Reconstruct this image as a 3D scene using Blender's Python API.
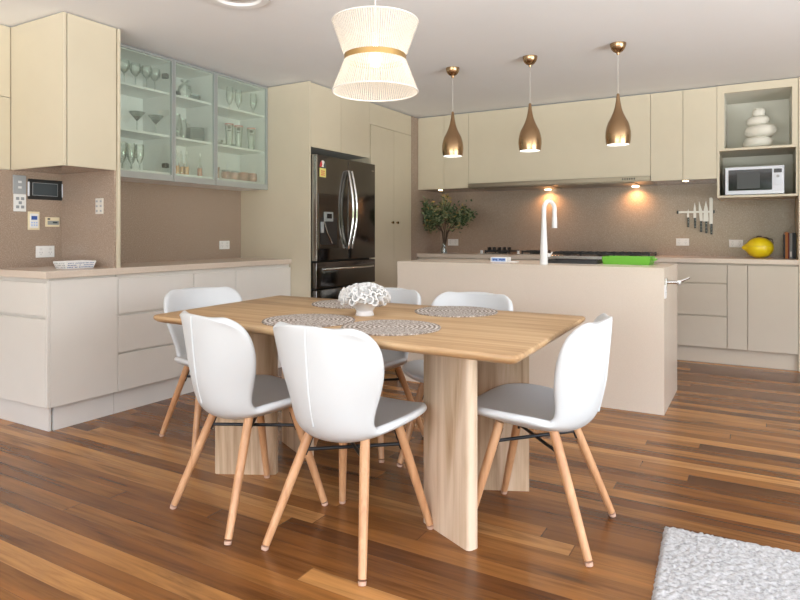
import bpy, bmesh, math, random
from mathutils import Vector, Matrix, noise
random.seed(7)
PI = math.pi
S = bpy.context.scene
C = S.collection
for o in list(bpy.data.objects): bpy.data.objects.remove(o)

# ------------------------------------------------------------------ camera
cam_d = bpy.data.cameras.new('camera'); cam = bpy.data.objects.new('camera', cam_d); C.objects.link(cam)
cam.location = (0, 0, 1.105); cam.rotation_euler = (PI/2, 0, math.radians(30))
cam_d.sensor_width = 36; cam_d.lens = 619/800*36; cam_d.shift_y = -65.5/800; cam_d.clip_start = .05
S.camera = cam
# ------------------------------------------------------------------ world
W = bpy.data.worlds.new('daylight'); S.world = W; W.use_nodes = True
nt = W.node_tree; nt.nodes.clear()
def wn(t, **k):
    n = nt.nodes.new(t)
    for a, b in k.items(): setattr(n, a, b)
    return n
tc = wn('ShaderNodeTexCoord'); sep = wn('ShaderNodeSeparateXYZ'); nt.links.new(tc.outputs['Generated'], sep.inputs[0])
nz = wn('ShaderNodeTexNoise'); nz.inputs['Scale'].default_value = 6; nz.inputs['Detail'].default_value = 6
nt.links.new(tc.outputs['Generated'], nz.inputs['Vector'])
fr = wn('ShaderNodeValToRGB'); fr.color_ramp.elements[0].position = .4; fr.color_ramp.elements[0].color = (.02, .035, .012, 1)
fr.color_ramp.elements[1].position = .62; fr.color_ramp.elements[1].color = (.34, .40, .20, 1)
nt.links.new(nz.outputs['Fac'], fr.inputs[0])
ad = wn('ShaderNodeMath', operation='MULTIPLY_ADD'); ad.inputs[1].default_value = .25
nt.links.new(nz.outputs['Fac'], ad.inputs[0]); nt.links.new(sep.outputs['Z'], ad.inputs[2])
hr = wn('ShaderNodeValToRGB'); hr.color_ramp.elements[0].position = .17; hr.color_ramp.elements[1].position = .22
hr.color_ramp.elements[0].color = (0, 0, 0, 1); hr.color_ramp.elements[1].color = (1, 1, 1, 1)
nt.links.new(ad.outputs[0], hr.inputs[0])
mx = wn('ShaderNodeMix', data_type='RGBA'); nt.links.new(hr.outputs[0], mx.inputs['Factor'])
gd = wn('ShaderNodeMapRange'); gd.inputs['From Min'].default_value = -.10; gd.inputs['From Max'].default_value = -.06
nt.links.new(sep.outputs['Z'], gd.inputs['Value'])
mg = wn('ShaderNodeMix', data_type='RGBA'); nt.links.new(gd.outputs[0], mg.inputs['Factor']); mg.inputs[6].default_value = (1.75, 1.80, 1.80, 1)   # bright glow added below the horizon to light the ceiling
nt.links.new(fr.outputs[0], mg.inputs[7])
nt.links.new(mg.outputs[2], mx.inputs[6]); mx.inputs[7].default_value = (.92, .98, 1.10, 1)
bg = wn('ShaderNodeBackground'); bg.inputs['Strength'].default_value = 6.5
nt.links.new(mx.outputs[2], bg.inputs[0]); wo = wn('ShaderNodeOutputWorld'); nt.links.new(bg.outputs[0], wo.inputs[0])
# portals in the window openings
def portal(name, loc, rot, sx, sy):
    l = bpy.data.lights.new(name, 'AREA'); l.shape = 'RECTANGLE'; l.size = sx; l.size_y = sy; l.cycles.is_portal = True
    o = bpy.data.objects.new(name, l); C.objects.link(o); o.location = loc; o.rotation_euler = rot; return o
CZ = 2.38
XR, YR = 3.1, -2.9
portal('right_window_portal', (XR+.02, 1.0, 1.12), (0, PI/2, 0), 2.25, 5.2)
portal('rear_window_portal', (-.4, YR-.02, 1.15), (PI/2, 0, 0), 5.0, 2.2)
# exposure
S.view_settings.view_transform = 'Standard'; S.view_settings.look = 'None'
S.view_settings.exposure = 0.13; S.view_settings.gamma = 1.0; S.view_settings.use_curve_mapping = False
S.cycles.use_denoising = True; S.cycles.max_bounces = 10; S.cycles.diffuse_bounces = 6
S.cycles.transparent_max_bounces = 24; S.cycles.sample_clamp_indirect = 6
S.cycles.caustics_reflective = False; S.cycles.caustics_refractive = False

# ------------------------------------------------------------------ materials
M = {}
class NT:
    def __init__(s, name):
        s.m = bpy.data.materials.new(name); s.m.use_nodes = True; s.t = s.m.node_tree
        s.b = s.t.nodes['Principled BSDF']; s.out = s.t.nodes['Material Output']; M[name] = s.m
    def n(s, t, ins=None, **k):
        n = s.t.nodes.new(t)
        for a, b in k.items(): setattr(n, a, b)
        for a, b in (ins or {}).items():
            if isinstance(b, bpy.types.NodeSocket): s.t.links.new(b, n.inputs[a])
            else: n.inputs[a].default_value = b
        return n
    def l(s, a, b): s.t.links.new(a, b)
    def ramp(s, fac, stops):
        r = s.n('ShaderNodeValToRGB', {0: fac}); e = r.color_ramp.elements
        while len(e) > 1: e.remove(e[0])
        e[0].position = stops[0][0]; e[0].color = (*stops[0][1], 1)
        for p, c in stops[1:]:
            x = e.new(p); x.color = (*c, 1)
        return r.outputs[0]
    def mix(s, f, a, b, mode='MIX'):
        n = s.n('ShaderNodeMix', data_type='RGBA', blend_type=mode)
        for i, v in ((0, f), (6, a), (7, b)):
            if isinstance(v, bpy.types.NodeSocket): s.l(v, n.inputs[i])
            else: n.inputs[i].default_value = v if i == 0 else (*v, 1)
        return n.outputs[2]
    def math(s, op, a, b=0, c=0):
        n = s.n('ShaderNodeMath', operation=op)
        for i, v in enumerate((a, b, c)):
            if isinstance(v, bpy.types.NodeSocket): s.l(v, n.inputs[i])
            else: n.inputs[i].default_value = v
        return n.outputs[0]
    def bump(s, h, strength=.2, dist=.002):
        n = s.n('ShaderNodeBump', {'Height': h, 'Strength': strength, 'Distance': dist}); s.l(n.outputs[0], s.b.inputs['Normal'])
def plain(name, col, rough=.5, metal=0., spec=.5, coat=0, em=None, es=0, var=.03):
    k = NT(name); b = k.b
    tcx = k.n('ShaderNodeTexCoord'); nn = k.n('ShaderNodeTexNoise', {'Vector': tcx.outputs['Object'], 'Scale': 7., 'Detail': 3.})
    c0 = tuple(v*(1-var) for v in col); c1 = tuple(min(1, v*(1+var)) for v in col)
    k.l(k.mix(nn.outputs['Fac'], c0, c1), b.inputs['Base Color'])
    b.inputs['Roughness'].default_value = rough; b.inputs['Metallic'].default_value = metal
    b.inputs['Specular IOR Level'].default_value = spec; b.inputs['Coat Weight'].default_value = coat
    if em: b.inputs['Emission Color'].default_value = (*em, 1); b.inputs['Emission Strength'].default_value = es
    return k
plain('cream', (.605, .54, .415), .38)
plain('daylit_cream', (.72, .69, .645), .34)  # joinery cream with the daylight on the left bench put into its colour
plain('beige', (.57, .505, .415), .36)  # on the back lowers: same joinery, weaker light put into its colour
plain('inner_cream', (.72, .71, .64), .5)
plain('kick', (.72, .70, .67), .4)
plain('ceiling', (.84, .85, .865), .9, var=.01)
plain('paint', (.66, .62, .56), .8)
plain('white', (.8, .8, .8), .4)
plain('white_gloss', (.74, .74, .74), .2)
plain('black', (.012, .012, .013), .35)
plain('black_gloss', (.006, .006, .007), .06)
plain('black_metal', (.02, .02, .022), .4, .6)
plain('steel', (.55, .54, .52), .25, 1.)
plain('hood_steel', (.30, .26, .21), .3, 1.)
plain('aluminium', (.46, .49, .49), .4, .6)
plain('chrome', (.8, .8, .8), .08, 1.)
plain('brass', (.62, .40, .16), .28, 1.)
plain('bronze', (.42, .275, .155), .27, 1.)
plain('fridge_steel', (.12, .108, .098), .13, 1.)
plain('fridge_edge', (.42, .40, .38), .25, 1.)
plain('shell_white', (.60, .62, .635), .42)
plain('ceramic', (.70, .69, .68), .55)
plain('pebble', (.70, .68, .61), .6)
plain('lemon', (.84, .64, .008), .3, coat=.3)
plain('dark_leaf', (.05, .028, .015), .5)
plain('leaf_green', (.05, .095, .04), .45, var=.4)
plain('leaf_pale', (.22, .25, .13), .5, var=.3)
plain('leaf_yellow', (.45, .32, .10), .5)
plain('branch', (.07, .045, .03), .7)
plain('green_plastic', (.14, .44, .035), .4)
plain('blue_ink', (.03, .09, .35), .5)
plain('grey_ink', (.30, .32, .34), .5)
plain('packet_blue', (.36, .50, .80), .5)
plain('red_ink', (.6, .03, .04), .5)
plain('yellow_ink', (.75, .68, .22), .5)
plain('switch_grey', (.34, .36, .38), .35)
plain('ivory', (.78, .68, .48), .45)
plain('lcd_dark', (.05, .065, .075), .15)
plain('lcd_grey', (.28, .30, .30), .3)
plain('orange_liquid', (.95, .33, .005), .2)
plain('red_liquid', (.80, .14, .02), .2)
plain('book_orange', (.55, .20, .05), .6); plain('book_grey', (.30, .32, .34), .6)
plain('book_red', (.20, .02, .015), .6); plain('book_dark', (.012, .014, .02), .5); plain('paper', (.7, .66, .56), .8)
plain('foot_pad', (.56, .36, .26), .6)
plain('mw_white', (.66, .69, .76), .3)
plain('knife_steel', (.72, .70, .66), .5, .5)
plain('mesh_grey', (.035, .035, .042), .2)
plain('cord_white', (.75, .72, .68), .6)
plain('lamp_glow', (.9, .9, .9), .5, em=(1., .96, .92), es=3.)
plain('warm_glow', (.9, .8, .6), .5, em=(1., .72, .42), es=14.)
plain('shade_inner', (.9, .9, .88), .5)
plain('seam_white', (.66, .69, .71), .4)

def glass(name, tint, gloss=.5, haze=0., hc=(.62, .72, .62)):
    k = NT(name); t = k.t
    tr = k.n('ShaderNodeBsdfTransparent', {'Color': (*tint, 1)}); gl = k.n('ShaderNodeBsdfGlossy', {'Roughness': .04, 'Color': (.9, .95, .92, 1)})
    lw = k.n('ShaderNodeLayerWeight', {'Blend': .35}); f = k.math('MULTIPLY_ADD', lw.outputs['Fresnel'], gloss, .03)
    mixs = k.n('ShaderNodeMixShader', {0: f, 1: tr.outputs[0], 2: gl.outputs[0]}); res = mixs.outputs[0]
    if haze:
        df = k.n('ShaderNodeBsdfDiffuse', {'Color': (*hc, 1)})
        m2 = k.n('ShaderNodeMixShader', {0: haze, 1: res, 2: df.outputs[0]}); res = m2.outputs[0]
    k.l(res, k.out.inputs[0])
glass('door_glass', (.94, .975, .945), .22, .05, (.75, .85, .76))
glass('clear_glass', (.975, .985, .98), .8, .06, (.9, .95, .92))
glass('smoky_glass', (.55, .42, .38), .6, .06)
glass('pink_glass', (.93, .66, .56), .7, .22, (.85, .45, .34))
glass('grey_glass', (.60, .64, .68), .7, .08)

def stone(name, base, dark, light, rough, sc=1.):
    k = NT(name); tcx = k.n('ShaderNodeTexCoord')
    n1 = k.n('ShaderNodeTexNoise', {'Vector': tcx.outputs['Object'], 'Scale': 160.*sc, 'Detail': 4.})
    n2 = k.n('ShaderNodeTexNoise', {'Vector': tcx.outputs['Object'], 'Scale': 3., 'Detail': 3.})
    vo = k.n('ShaderNodeTexVoronoi', {'Vector': tcx.outputs['Object'], 'Scale': 26.*sc})
    c = k.ramp(n1.outputs['Fac'], [(.35, dark), (.52, base), (.68, light)])
    c = k.mix(k.math('MULTIPLY', n2.outputs['Fac'], .25), c, dark)
    c = k.mix(k.math('LESS_THAN', vo.outputs['Distance'], .07), c, light)
    k.l(c, k.b.inputs['Base Color']); k.b.inputs['Roughness'].default_value = rough
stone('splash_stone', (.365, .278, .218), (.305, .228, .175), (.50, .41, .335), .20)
stone('bench_stone', (.66, .56, .47), (.61, .51, .425), (.72, .63, .54), .22, 1.6)
stone('island_stone', (.68, .595, .505), (.65, .565, .475), (.71, .63, .54), .25, 1.8)

def wood(name, stops, axis, scale=1., rough=.45, knots=False, bump=.08):
    k = NT(name); tcx = k.n('ShaderNodeTexCoord')
    sc = [22*scale]*3; sc[axis] = 1.3*scale
    mp = k.n('ShaderNodeMapping', {'Vector': tcx.outputs['Object'], 'Scale': tuple(sc)})
    n1 = k.n('ShaderNodeTexNoise', {'Vector': mp.outputs[0], 'Scale': 1., 'Detail': 8., 'Roughness': .6, 'Distortion': .7})
    sc2 = [4.5*scale]*3; sc2[axis] = .5*scale
    mp2 = k.n('ShaderNodeMapping', {'Vector': tcx.outputs['Object'], 'Scale': tuple(sc2)})
    n2 = k.n('ShaderNodeTexNoise', {'Vector': mp2.outputs[0], 'Scale': 1., 'Detail': 3., 'Distortion': 1.2})
    v = k.math('ADD', k.math('MULTIPLY', n1.outputs['Fac'], .5), k.math('MULTIPLY', n2.outputs['Fac'], .5))
    c = k.ramp(v, stops)
    if knots:
        nk = k.n('ShaderNodeTexNoise', {'Vector': mp2.outputs[0], 'Scale': 1.1, 'Detail': 2.})
        f = k.n('ShaderNodeMapRange', {'Value': nk.outputs['Fac'], 'From Min': .66, 'From Max': .76})
        c = k.mix(k.math('MULTIPLY', f.outputs[0], .6), c, (.24, .12, .045))
    k.l(c, k.b.inputs['Base Color']); k.b.inputs['Roughness'].default_value = rough
    k.bump(n1.outputs['Fac'], bump, .002)
wood('table_oak', [(.40, (.35, .205, .10)), (.5, (.47, .30, .155)), (.60, (.56, .385, .22))], 0, 1., .42)
wood('slab_oak', [(.39, (.36, .23, .13)), (.49, (.55, .40, .265)), (.60, (.70, .55, .41))], 2, 1., .5, True)
wood('beech', [(.40, (.47, .235, .11)), (.5, (.56, .30, .15)), (.6, (.64, .37, .20))], 2, 1.5, .42)

# hardwood floor boards along X
k = NT('floor_boards'); tcx = k.n('ShaderNodeTexCoord'); sx = k.n('ShaderNodeSeparateXYZ', {0: tcx.outputs['Object']})
yv = k.math('DIVIDE', sx.outputs['Y'], .083); row = k.math('FLOOR', yv)
wr = k.n('ShaderNodeTexWhiteNoise', {'W': row}, noise_dimensions='1D')
u = k.math('ADD', k.math('DIVIDE', sx.outputs['X'], 2.7), k.math('MULTIPLY', wr.outputs['Value'], 9.3)); colm = k.math('FLOOR', u)
cv = k.n('ShaderNodeCombineXYZ', {0: row, 1: colm}); wid = k.n('ShaderNodeTexWhiteNoise', {'Vector': cv.outputs[0]}, noise_dimensions='2D')
rid = wid.outputs['Value']
base = k.ramp(rid, [(0, (.100, .035, .010)), (.35, (.160, .061, .0165)), (.7, (.238, .098, .027)), (.9, (.32, .145, .044)), (1, (.41, .20, .068))])
off = k.n('ShaderNodeVectorMath', {0: tcx.outputs['Object'], 1: wid.outputs['Color']}, operation='ADD')
offs = k.n('ShaderNodeVectorMath', {0: wid.outputs['Color']}, operation='SCALE'); offs.inputs['Scale'].default_value = 13.
off = k.n('ShaderNodeVectorMath', {0: tcx.outputs['Object'], 1: offs.outputs[0]}, operation='ADD')
mp = k.n('ShaderNodeMapping', {'Vector': off.outputs[0], 'Scale': (1.6, 34., 1.)})
g1 = k.n('ShaderNodeTexNoise', {'Vector': mp.outputs[0], 'Scale': 1., 'Detail': 8., 'Roughness': .62, 'Distortion': 1.1})
mp2 = k.n('ShaderNodeMapping', {'Vector': off.outputs[0], 'Scale': (1.1, 9., 1.)})
g2 = k.n('ShaderNodeTexNoise', {'Vector': mp2.outputs[0], 'Scale': 1., 'Detail': 4., 'Distortion': 1.6})
gv = k.math('ADD', k.math('MULTIPLY', g1.outputs['Fac'], .55), k.math('MULTIPLY', g2.outputs['Fac'], .45))
gr = k.ramp(gv, [(.36, (.55, .51, .48)), (.49, (1., 1., 1.)), (.64, (1.38, 1.36, 1.3))])
colr = k.mix(1., base, gr, 'MULTIPLY')
fy = k.math('FRACT', yv); fx = k.math('FRACT', u)
gap = k.math('MAXIMUM', k.math('LESS_THAN', fy, .018), k.math('LESS_THAN', fx, .0015))
colr = k.mix(k.math('MULTIPLY', gap, .55), colr, (.03, .014, .008))
kn = k.n('ShaderNodeTexNoise', {'Vector': mp2.outputs[0], 'Scale': 1.7, 'Detail': 1.})
kf = k.n('ShaderNodeMapRange', {'Value': kn.outputs['Fac'], 'From Min': .72, 'From Max': .80})
colr = k.mix(k.math('MULTIPLY', kf.outputs[0], .7), colr, (.035, .02, .012))
k.l(colr, k.b.inputs['Base Color']); k.b.inputs['Roughness'].default_value = .25; k.b.inputs['Specular IOR Level'].default_value = .42
k.bump(k.math('SUBTRACT', k.math('MULTIPLY', g1.outputs['Fac'], .15), gap), .15, .002)

# woven placemat: rings of twisted cord
k = NT('placemat_weave'); tcx = k.n('ShaderNodeTexCoord')
w1 = k.n('ShaderNodeTexWave', {'Vector': tcx.outputs['Object'], 'Scale': 17., 'Distortion': .6}, wave_type='RINGS', rings_direction='Z')
n1 = k.n('ShaderNodeTexNoise', {'Vector': tcx.outputs['Object'], 'Scale': 130., 'Detail': 3.})
v = k.math('ADD', k.math('MULTIPLY', w1.outputs['Fac'], .22), k.math('MULTIPLY', n1.outputs['Fac'], .85))
k.l(k.ramp(v, [(.36, (.12, .09, .075)), (.52, (.34, .29, .25)), (.72, (.78, .74, .70))]), k.b.inputs['Base Color'])
k.b.inputs['Roughness'].default_value = .85; k.bump(v, .5, .003)

k = NT('rug_pile'); tcx = k.n('ShaderNodeTexCoord')
n1 = k.n('ShaderNodeTexNoise', {'Vector': tcx.outputs['Object'], 'Scale': 90., 'Detail': 4.})
k.l(k.ramp(n1.outputs['Fac'], [(.32, (.28, .28, .285)), (.5, (.45, .45, .455)), (.68, (.54, .54, .55))]), k.b.inputs['Base Color']); k.b.inputs['Roughness'].default_value = .95
k.bump(n1.outputs['Fac'], .5, .006)

# strung lamp shade
k = NT('string_shade'); df = k.n('ShaderNodeBsdfDiffuse', {'Color': (.74, .71, .66, 1)}); tl = k.n('ShaderNodeBsdfTranslucent', {'Color': (.95, .86, .74, 1)})
tcx = k.n('ShaderNodeTexCoord'); sx = k.n('ShaderNodeSeparateXYZ', {0: tcx.outputs['Object']})
an = k.math('MULTIPLY', k.math('ARCTAN2', sx.outputs['Y'], sx.outputs['X']), 110/(2*PI)); fa = k.math('ABSOLUTE', k.math('SUBTRACT', k.math('FRACT', an), .5))
tp = k.n('ShaderNodeBsdfTransparent'); ms = k.n('ShaderNodeMixShader', {0: .45, 1: df.outputs[0], 2: tl.outputs[0]})
holes = k.math('MULTIPLY', k.math('LESS_THAN', fa, .16), .7)
m2 = k.n('ShaderNodeMixShader', {0: holes, 1: ms.outputs[0], 2: tp.outputs[0]}); k.l(m2.outputs[0], k.out.inputs[0])

# ------------------------------------------------------------------ mesh helpers
def box(bm, x0, x1, y0, y1, z0, z1, bev=0., seg=2):
    r = bmesh.ops.create_cube(bm, size=1); vs = r['verts']
    for v in vs: v.co = Vector(((x0+x1)/2+v.co.x*abs(x1-x0), (y0+y1)/2+v.co.y*abs(y1-y0), (z0+z1)/2+v.co.z*abs(z1-z0)))
    if bev: bmesh.ops.bevel(bm, geom=list({e for v in vs for e in v.link_edges}), offset=bev, segments=seg, affect='EDGES', profile=.5)
    return bm
def B(*a, **kw):
    bm = bmesh.new(); box(bm, *a, **kw); return bm
def tube(bm, pts, r, n=12, cap=True):
    pts = [Vector(p) for p in pts]; rs = r if isinstance(r, (list, tuple)) else [r]*len(pts); rings = []
    t0 = (pts[1]-pts[0]).normalized(); up = Vector((0, 0, 1)) if abs(t0.z) < .9 else Vector((1, 0, 0)); nx = t0.cross(up).normalized()
    for i, p in enumerate(pts):
        a = pts[max(0, i-1)]; b = pts[min(len(pts)-1, i+1)]; t = (b-a).normalized()
        nx = (nx-t*nx.dot(t)).normalized(); ny = t.cross(nx)
        rings.append([bm.verts.new(p+(nx*math.cos(2*PI*j/n)+ny*math.sin(2*PI*j/n))*rs[i]) for j in range(n)])
    for i in range(len(rings)-1):
        for j in range(n): bm.faces.new((rings[i][j], rings[i][(j+1) % n], rings[i+1][(j+1) % n], rings[i+1][j]))
    if cap: bm.faces.new(rings[0][::-1]); bm.faces.new(rings[-1])
    return bm
def lathe(bm, prof, c=(0, 0, 0), n=32, amp=0., cap0=False, cap1=False):
    rings = []
    for r, z in prof:
        rings.append([bm.verts.new((c[0]+(r+(amp if j % 2 else -amp))*math.cos(2*PI*j/n), c[1]+(r+(amp if j % 2 else -amp))*math.sin(2*PI*j/n), c[2]+z)) for j in range(n)])
    for i in range(len(rings)-1):
        for j in range(n): bm.faces.new((rings[i][j], rings[i][(j+1) % n], rings[i+1][(j+1) % n], rings[i+1][j]))
    if cap0: bm.faces.new(rings[0][::-1])
    if cap1: bm.faces.new(rings[-1])
    return bm
def L(*a, **kw): return lathe(bmesh.new(), *a, **kw)
def T(*a, **kw): return tube(bmesh.new(), *a, **kw)
def xform(bm, m): bmesh.ops.transform(bm, matrix=m, verts=bm.verts); return bm

WL = {}   # world origin of each object while building
def part(name, bm, mat, parent=None, smooth=False, angle=35, mods=None, origin=None, stuff=False):
    if parent is not None: org = WL[parent.name]; 
    else:
        if origin is None:
            xs = [v.co for v in bm.verts]; org = Vector(((min(v.x for v in xs)+max(v.x for v in xs))/2, (min(v.y for v in xs)+max(v.y for v in xs))/2, min(v.z for v in xs)))
        else: org = Vector(origin)
    for v in bm.verts: v.co -= org
    bmesh.ops.recalc_face_normals(bm, faces=bm.faces)
    me = bpy.data.meshes.new(name)
    if smooth:
        for f in bm.faces: f.smooth = True
        for e in bm.edges:
            if len(e.link_faces) == 2 and e.calc_face_angle(0) > math.radians(angle): e.smooth = False
    bm.to_mesh(me); bm.free(); me.materials.append(M[mat])
    o = bpy.data.objects.new(name, me); C.objects.link(o)
    if parent is not None: o.parent = parent
    else: o.location = org
    WL[o.name] = org
    if mods:
        for t, kw in mods:
            m = o.modifiers.new(t.lower(), t)
            for a, b in kw.items(): setattr(m, a, b)
    if stuff: o['kind'] = 'stuff'
    return o
def tag(o, label, cat, group=None):
    o['label'] = label; o['category'] = cat
    if group: o['group'] = group
    return o
def thing(name, label, cat, loc=(0, 0, 0), group=None):
    o = bpy.data.objects.new(name, None); C.objects.link(o); o.location = loc; o.empty_display_size = .05
    WL[o.name] = Vector(loc); return tag(o, label, cat, group)
def single(name, bm, mat, label, cat, group=None, **kw): return tag(part(name, bm, mat, None, **kw), label, cat, group)
def struct(name, bm, mat): o = part(name, bm, mat); o['kind'] = 'structure'; return o
def dup(root, loc=None, rotz=None, label=None):
    r = root.copy(); C.objects.link(r)
    if loc is not None: r.location = loc
    if rotz is not None: r.rotation_euler = (0, 0, rotz)
    if label: r['label'] = label
    for ch in list(root.children):
        c = ch.copy(); C.objects.link(c); c.parent = r
        for g in list(ch.children):
            d = g.copy(); C.objects.link(d); d.parent = c
    return r

# ------------------------------------------------------------------ structure
XW, YB = -3.98, 6.50
struct('floor', B(-4.1, XR+.1, YR-.1, 6.6, -.06, 0), 'floor_boards')
struct('ceiling', B(-4.1, XR+.1, YR-.1, 6.6, CZ, CZ+.08), 'ceiling')
struct('wall_left', B(-4.1, XW, YR-.1, 6.6, 0, CZ), 'paint')
struct('wall_back', B(XW, XR+.1, YB, 6.6, 0, CZ), 'paint')
bm = bmesh.new()
box(bm, XR, XR+.1, YR-.1, -1.6, 0, CZ); box(bm, XR, XR+.1, 3.6, YB, 0, CZ); box(bm, XR, XR+.1, -1.6, 3.6, 2.25, CZ)
struct('wall_right', bm, 'paint')
bm = bmesh.new()
box(bm, XW, -2.9, YR-.1, YR, 0, CZ); box(bm, 2.1, XR, YR-.1, YR, 0, CZ); box(bm, -2.9, 2.1, YR-.1, YR, 2.25, CZ)
struct('wall_rear', bm, 'paint')
def wframe(name, axis, p, a, b, n):
    bm = bmesh.new(); t = .03
    for i in range(n+1):
        q = a+(b-a)*i/n
        if axis == 0: box(bm, p+.02, p+.07, q-t, q+t, 0, 2.25)
        else: box(bm, q-t, q+t, p-.07, p-.02, 0, 2.25)
    for z in (0, 2.20):
        if axis == 0: box(bm, p+.02, p+.07, a, b, z, z+.05)
        else: box(bm, a, b, p-.07, p-.02, z, z+.05)
    struct(name, bm, 'aluminium')
wframe('window_1', 0, XR, -1.6, 3.6, 4); wframe('window_2', 1, YR, -2.9, 2.1, 4)

# stone splashbacks
struct('trim_1', B(XW, XW+.012, 1.2, 2.43, .90, 1.50), 'splash_stone')
struct('trim_2', B(XW+.012, -3.425, 2.416, 2.43, .90, 1.50), 'splash_stone')
struct('trim_3', B(XW, XW+.012, 2.46, 4.05, .90, 1.50), 'splash_stone')
struct('trim_4', B(-3.20, .285, YB-.015, YB, .90, 1.62), 'splash_stone')
struct('trim_5', B(-3.22, -3.20, 5.782, YB, 0, CZ-.01), 'splash_stone')

ZT = CZ-.008     # top of joinery
# ------------------------------------------------------------------ left wall: nook cabinets
t = thing('wall_cabinet', 'flush cream wall cabinet with upper and lower doors at the far left, beside the switches', 'cabinet', (XW, 1.65, 1.50))
part('body', B(XW, -3.972, 1.2, 2.088, 1.50, ZT), 'inner_cream', t)
part('door', B(-3.972, -3.955, 1.202, 2.086, 1.502, 1.938, bev=.0015), 'cream', t)
part('door', B(-3.972, -3.955, 1.202, 2.086, 1.942, ZT, bev=.0015), 'cream', t)
t = thing('wall_cabinet', 'deep cream corner wall cabinet jutting out to the left of the glass-door cabinets', 'cabinet', (XW, 2.26, 1.50))
bm = B(XW, -3.436, 2.109, 2.429, 1.503, ZT); part('body', bm, 'inner_cream', t)
part('side_panel', B(XW+.001, -3.415, 2.09, 2.108, 1.50, ZT, bev=.001), 'cream', t)
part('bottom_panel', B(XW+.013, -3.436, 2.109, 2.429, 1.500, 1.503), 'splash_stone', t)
part('door', B(-3.434, -3.415, 2.114, 2.424, 1.500, ZT, bev=.0015), 'cream', t)
single('divider_panel', B(XW, -3.408, 2.431, 2.449, .90, ZT, bev=.001), 'cream', 'slim cream upright panel from bench to ceiling left of the glass cabinets', 'panel')

# glass-door display cabinets
def display_cabinet(y0, y1, label, hinges):
    t = thing('display_cabinet', label, 'cabinet', (XW, (y0+y1)/2, 1.49), 'glass door display cabinets')
    w = .016; bm = bmesh.new(); xb, xf = XW+.001, -3.672
    box(bm, xb, xb+.01, y0, y1, 1.49, ZT-.004); box(bm, xb+.01, xf, y0, y0+w, 1.49, ZT-.004); box(bm, xb+.01, xf, y1-w, y1, 1.49, ZT-.004)
    box(bm, xb+.01, xf, y0+w, y1-w, 1.49, 1.550); box(bm, xb+.01, xf, y0+w, y1-w, ZT-.024, ZT-.004)
    part('carcass', bm, 'white', t)
    for z in (1.806, 2.114): part('shelf', B(xb+.01, xf-.012, y0+w, y1-w, z, z+.016), 'white', t)
    d0, d1, z0, z1, f = y0+.002, y1-.002, 1.488, ZT-.003, .0145; bm = bmesh.new()
    box(bm, -3.670, -3.650, d0, d0+f, z0, z1, bev=.001); box(bm, -3.670, -3.650, d1-f, d1, z0, z1, bev=.001)
    box(bm, -3.670, -3.650, d0+f, d1-f, z0, z0+.045, bev=.001); box(bm, -3.670, -3.650, d0+f, d1-f, z1-f, z1, bev=.001)
    d = part('door', bm, 'aluminium', t)
    part('glass_pane', B(-3.662, -3.658, d0+f-.004, d1-f+.004, z0+.041, z1-f+.004), 'door_glass', d)
    if hinges:
        for z in (1.60, 2.245):
            bm = B(-3.705, -3.672, d1-.062, d1-.022, z-.016, z+.016, bev=.004); box(bm, -3.74, -3.705, d1-.028, d1-.018, z-.01, z+.01, bev=.002)
            tube(bm, [(-3.668, d1-.045, z), (-3.69, d1-.045, z)], .018, 16); part('hinge', bm, 'black_metal', t, smooth=True)
    return t
display_cabinet(2.458, 3.056, 'glass-door wall cabinet nearest the divider panel, with wine and cocktail glasses inside', True)
display_cabinet(3.057, 3.457, 'narrow middle glass-door wall cabinet with orange bottles on its bottom shelf', False)
display_cabinet(3.458, 4.048, 'glass-door wall cabinet furthest right, with printed beer glasses and pink tumblers', False)

# lower units on the left
XF, XK = -3.395, -3.435
t = thing('base_cabinet', 'daylight-toned cream corner base cabinet at the near left end of the left bench', 'cabinet', (-3.7, 2.2, 0))
part('body', B(XW, -3.414, 2.004, 2.419, .14, .858), 'daylit_cream', t)
part('side_panel', B(-3.412, XF, 2.004, 2.4215, .142, .846, bev=.0015), 'daylit_cream', t)
part('drawer', B(XW, -3.416, 1.985, 2.002, .648, .835, bev=.002), 'daylit_cream', t)
part('door', B(XW, -3.416, 1.985, 2.002, .142, .632, bev=.002), 'daylit_cream', t)
part('corner_post', B(-3.413, XF, 1.985, 2.003, .142, .846, bev=.0015), 'daylit_cream', t)
bm = B(XW, XK-.005, 2.02, 2.035, 0, .14); part('kickboard', bm, 'kick', t)
part('kickboard', B(XK-.015, XK, 2.045, 2.42, 0, .14), 'kick', t)
def drawers_x(name, y0, y1, zs, label, doors=1):
    t = thing(name, label, 'cabinet', (-3.7, (y0+y1)/2, 0))
    part('body', B(XW+.015, -3.414, y0+.0005, y1-.0005, .14, .858), 'daylit_cream', t)
    if zs:
        for a, b in zs: part('drawer', B(-3.412, XF, y0+.002, y1-.002, a, b, bev=.002), 'daylit_cream', t)
    else: part('door', B(-3.412, XF, y0+.002, y1-.002, .142, .832, bev=.002), 'daylit_cream', t)
    part('kickboard', B(XK-.015, XK, y0, y1, 0, .14), 'kick', t)
drawers_x('drawer_unit', 2.423, 3.013, ((.142, .366), (.378, .602), (.617, .832)), 'daylight-toned cream three-drawer base unit on the left bench, behind the left-hand chairs')
drawers_x('base_cabinet', 3.013, 3.414, None, 'narrow daylight-toned cream base cabinet in the middle of the left bench behind the dining table')
drawers_x('base_cabinet', 3.414, 4.046, None, 'wide daylight-toned cream base cabinet at the fridge end of the left bench')
single('benchtop', B(XW, -3.385, 1.97, 4.048, .86, .90, bev=.002), 'bench_stone', 'pale stone benchtop along the left wall under the glass cabinets', 'benchtop')

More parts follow.
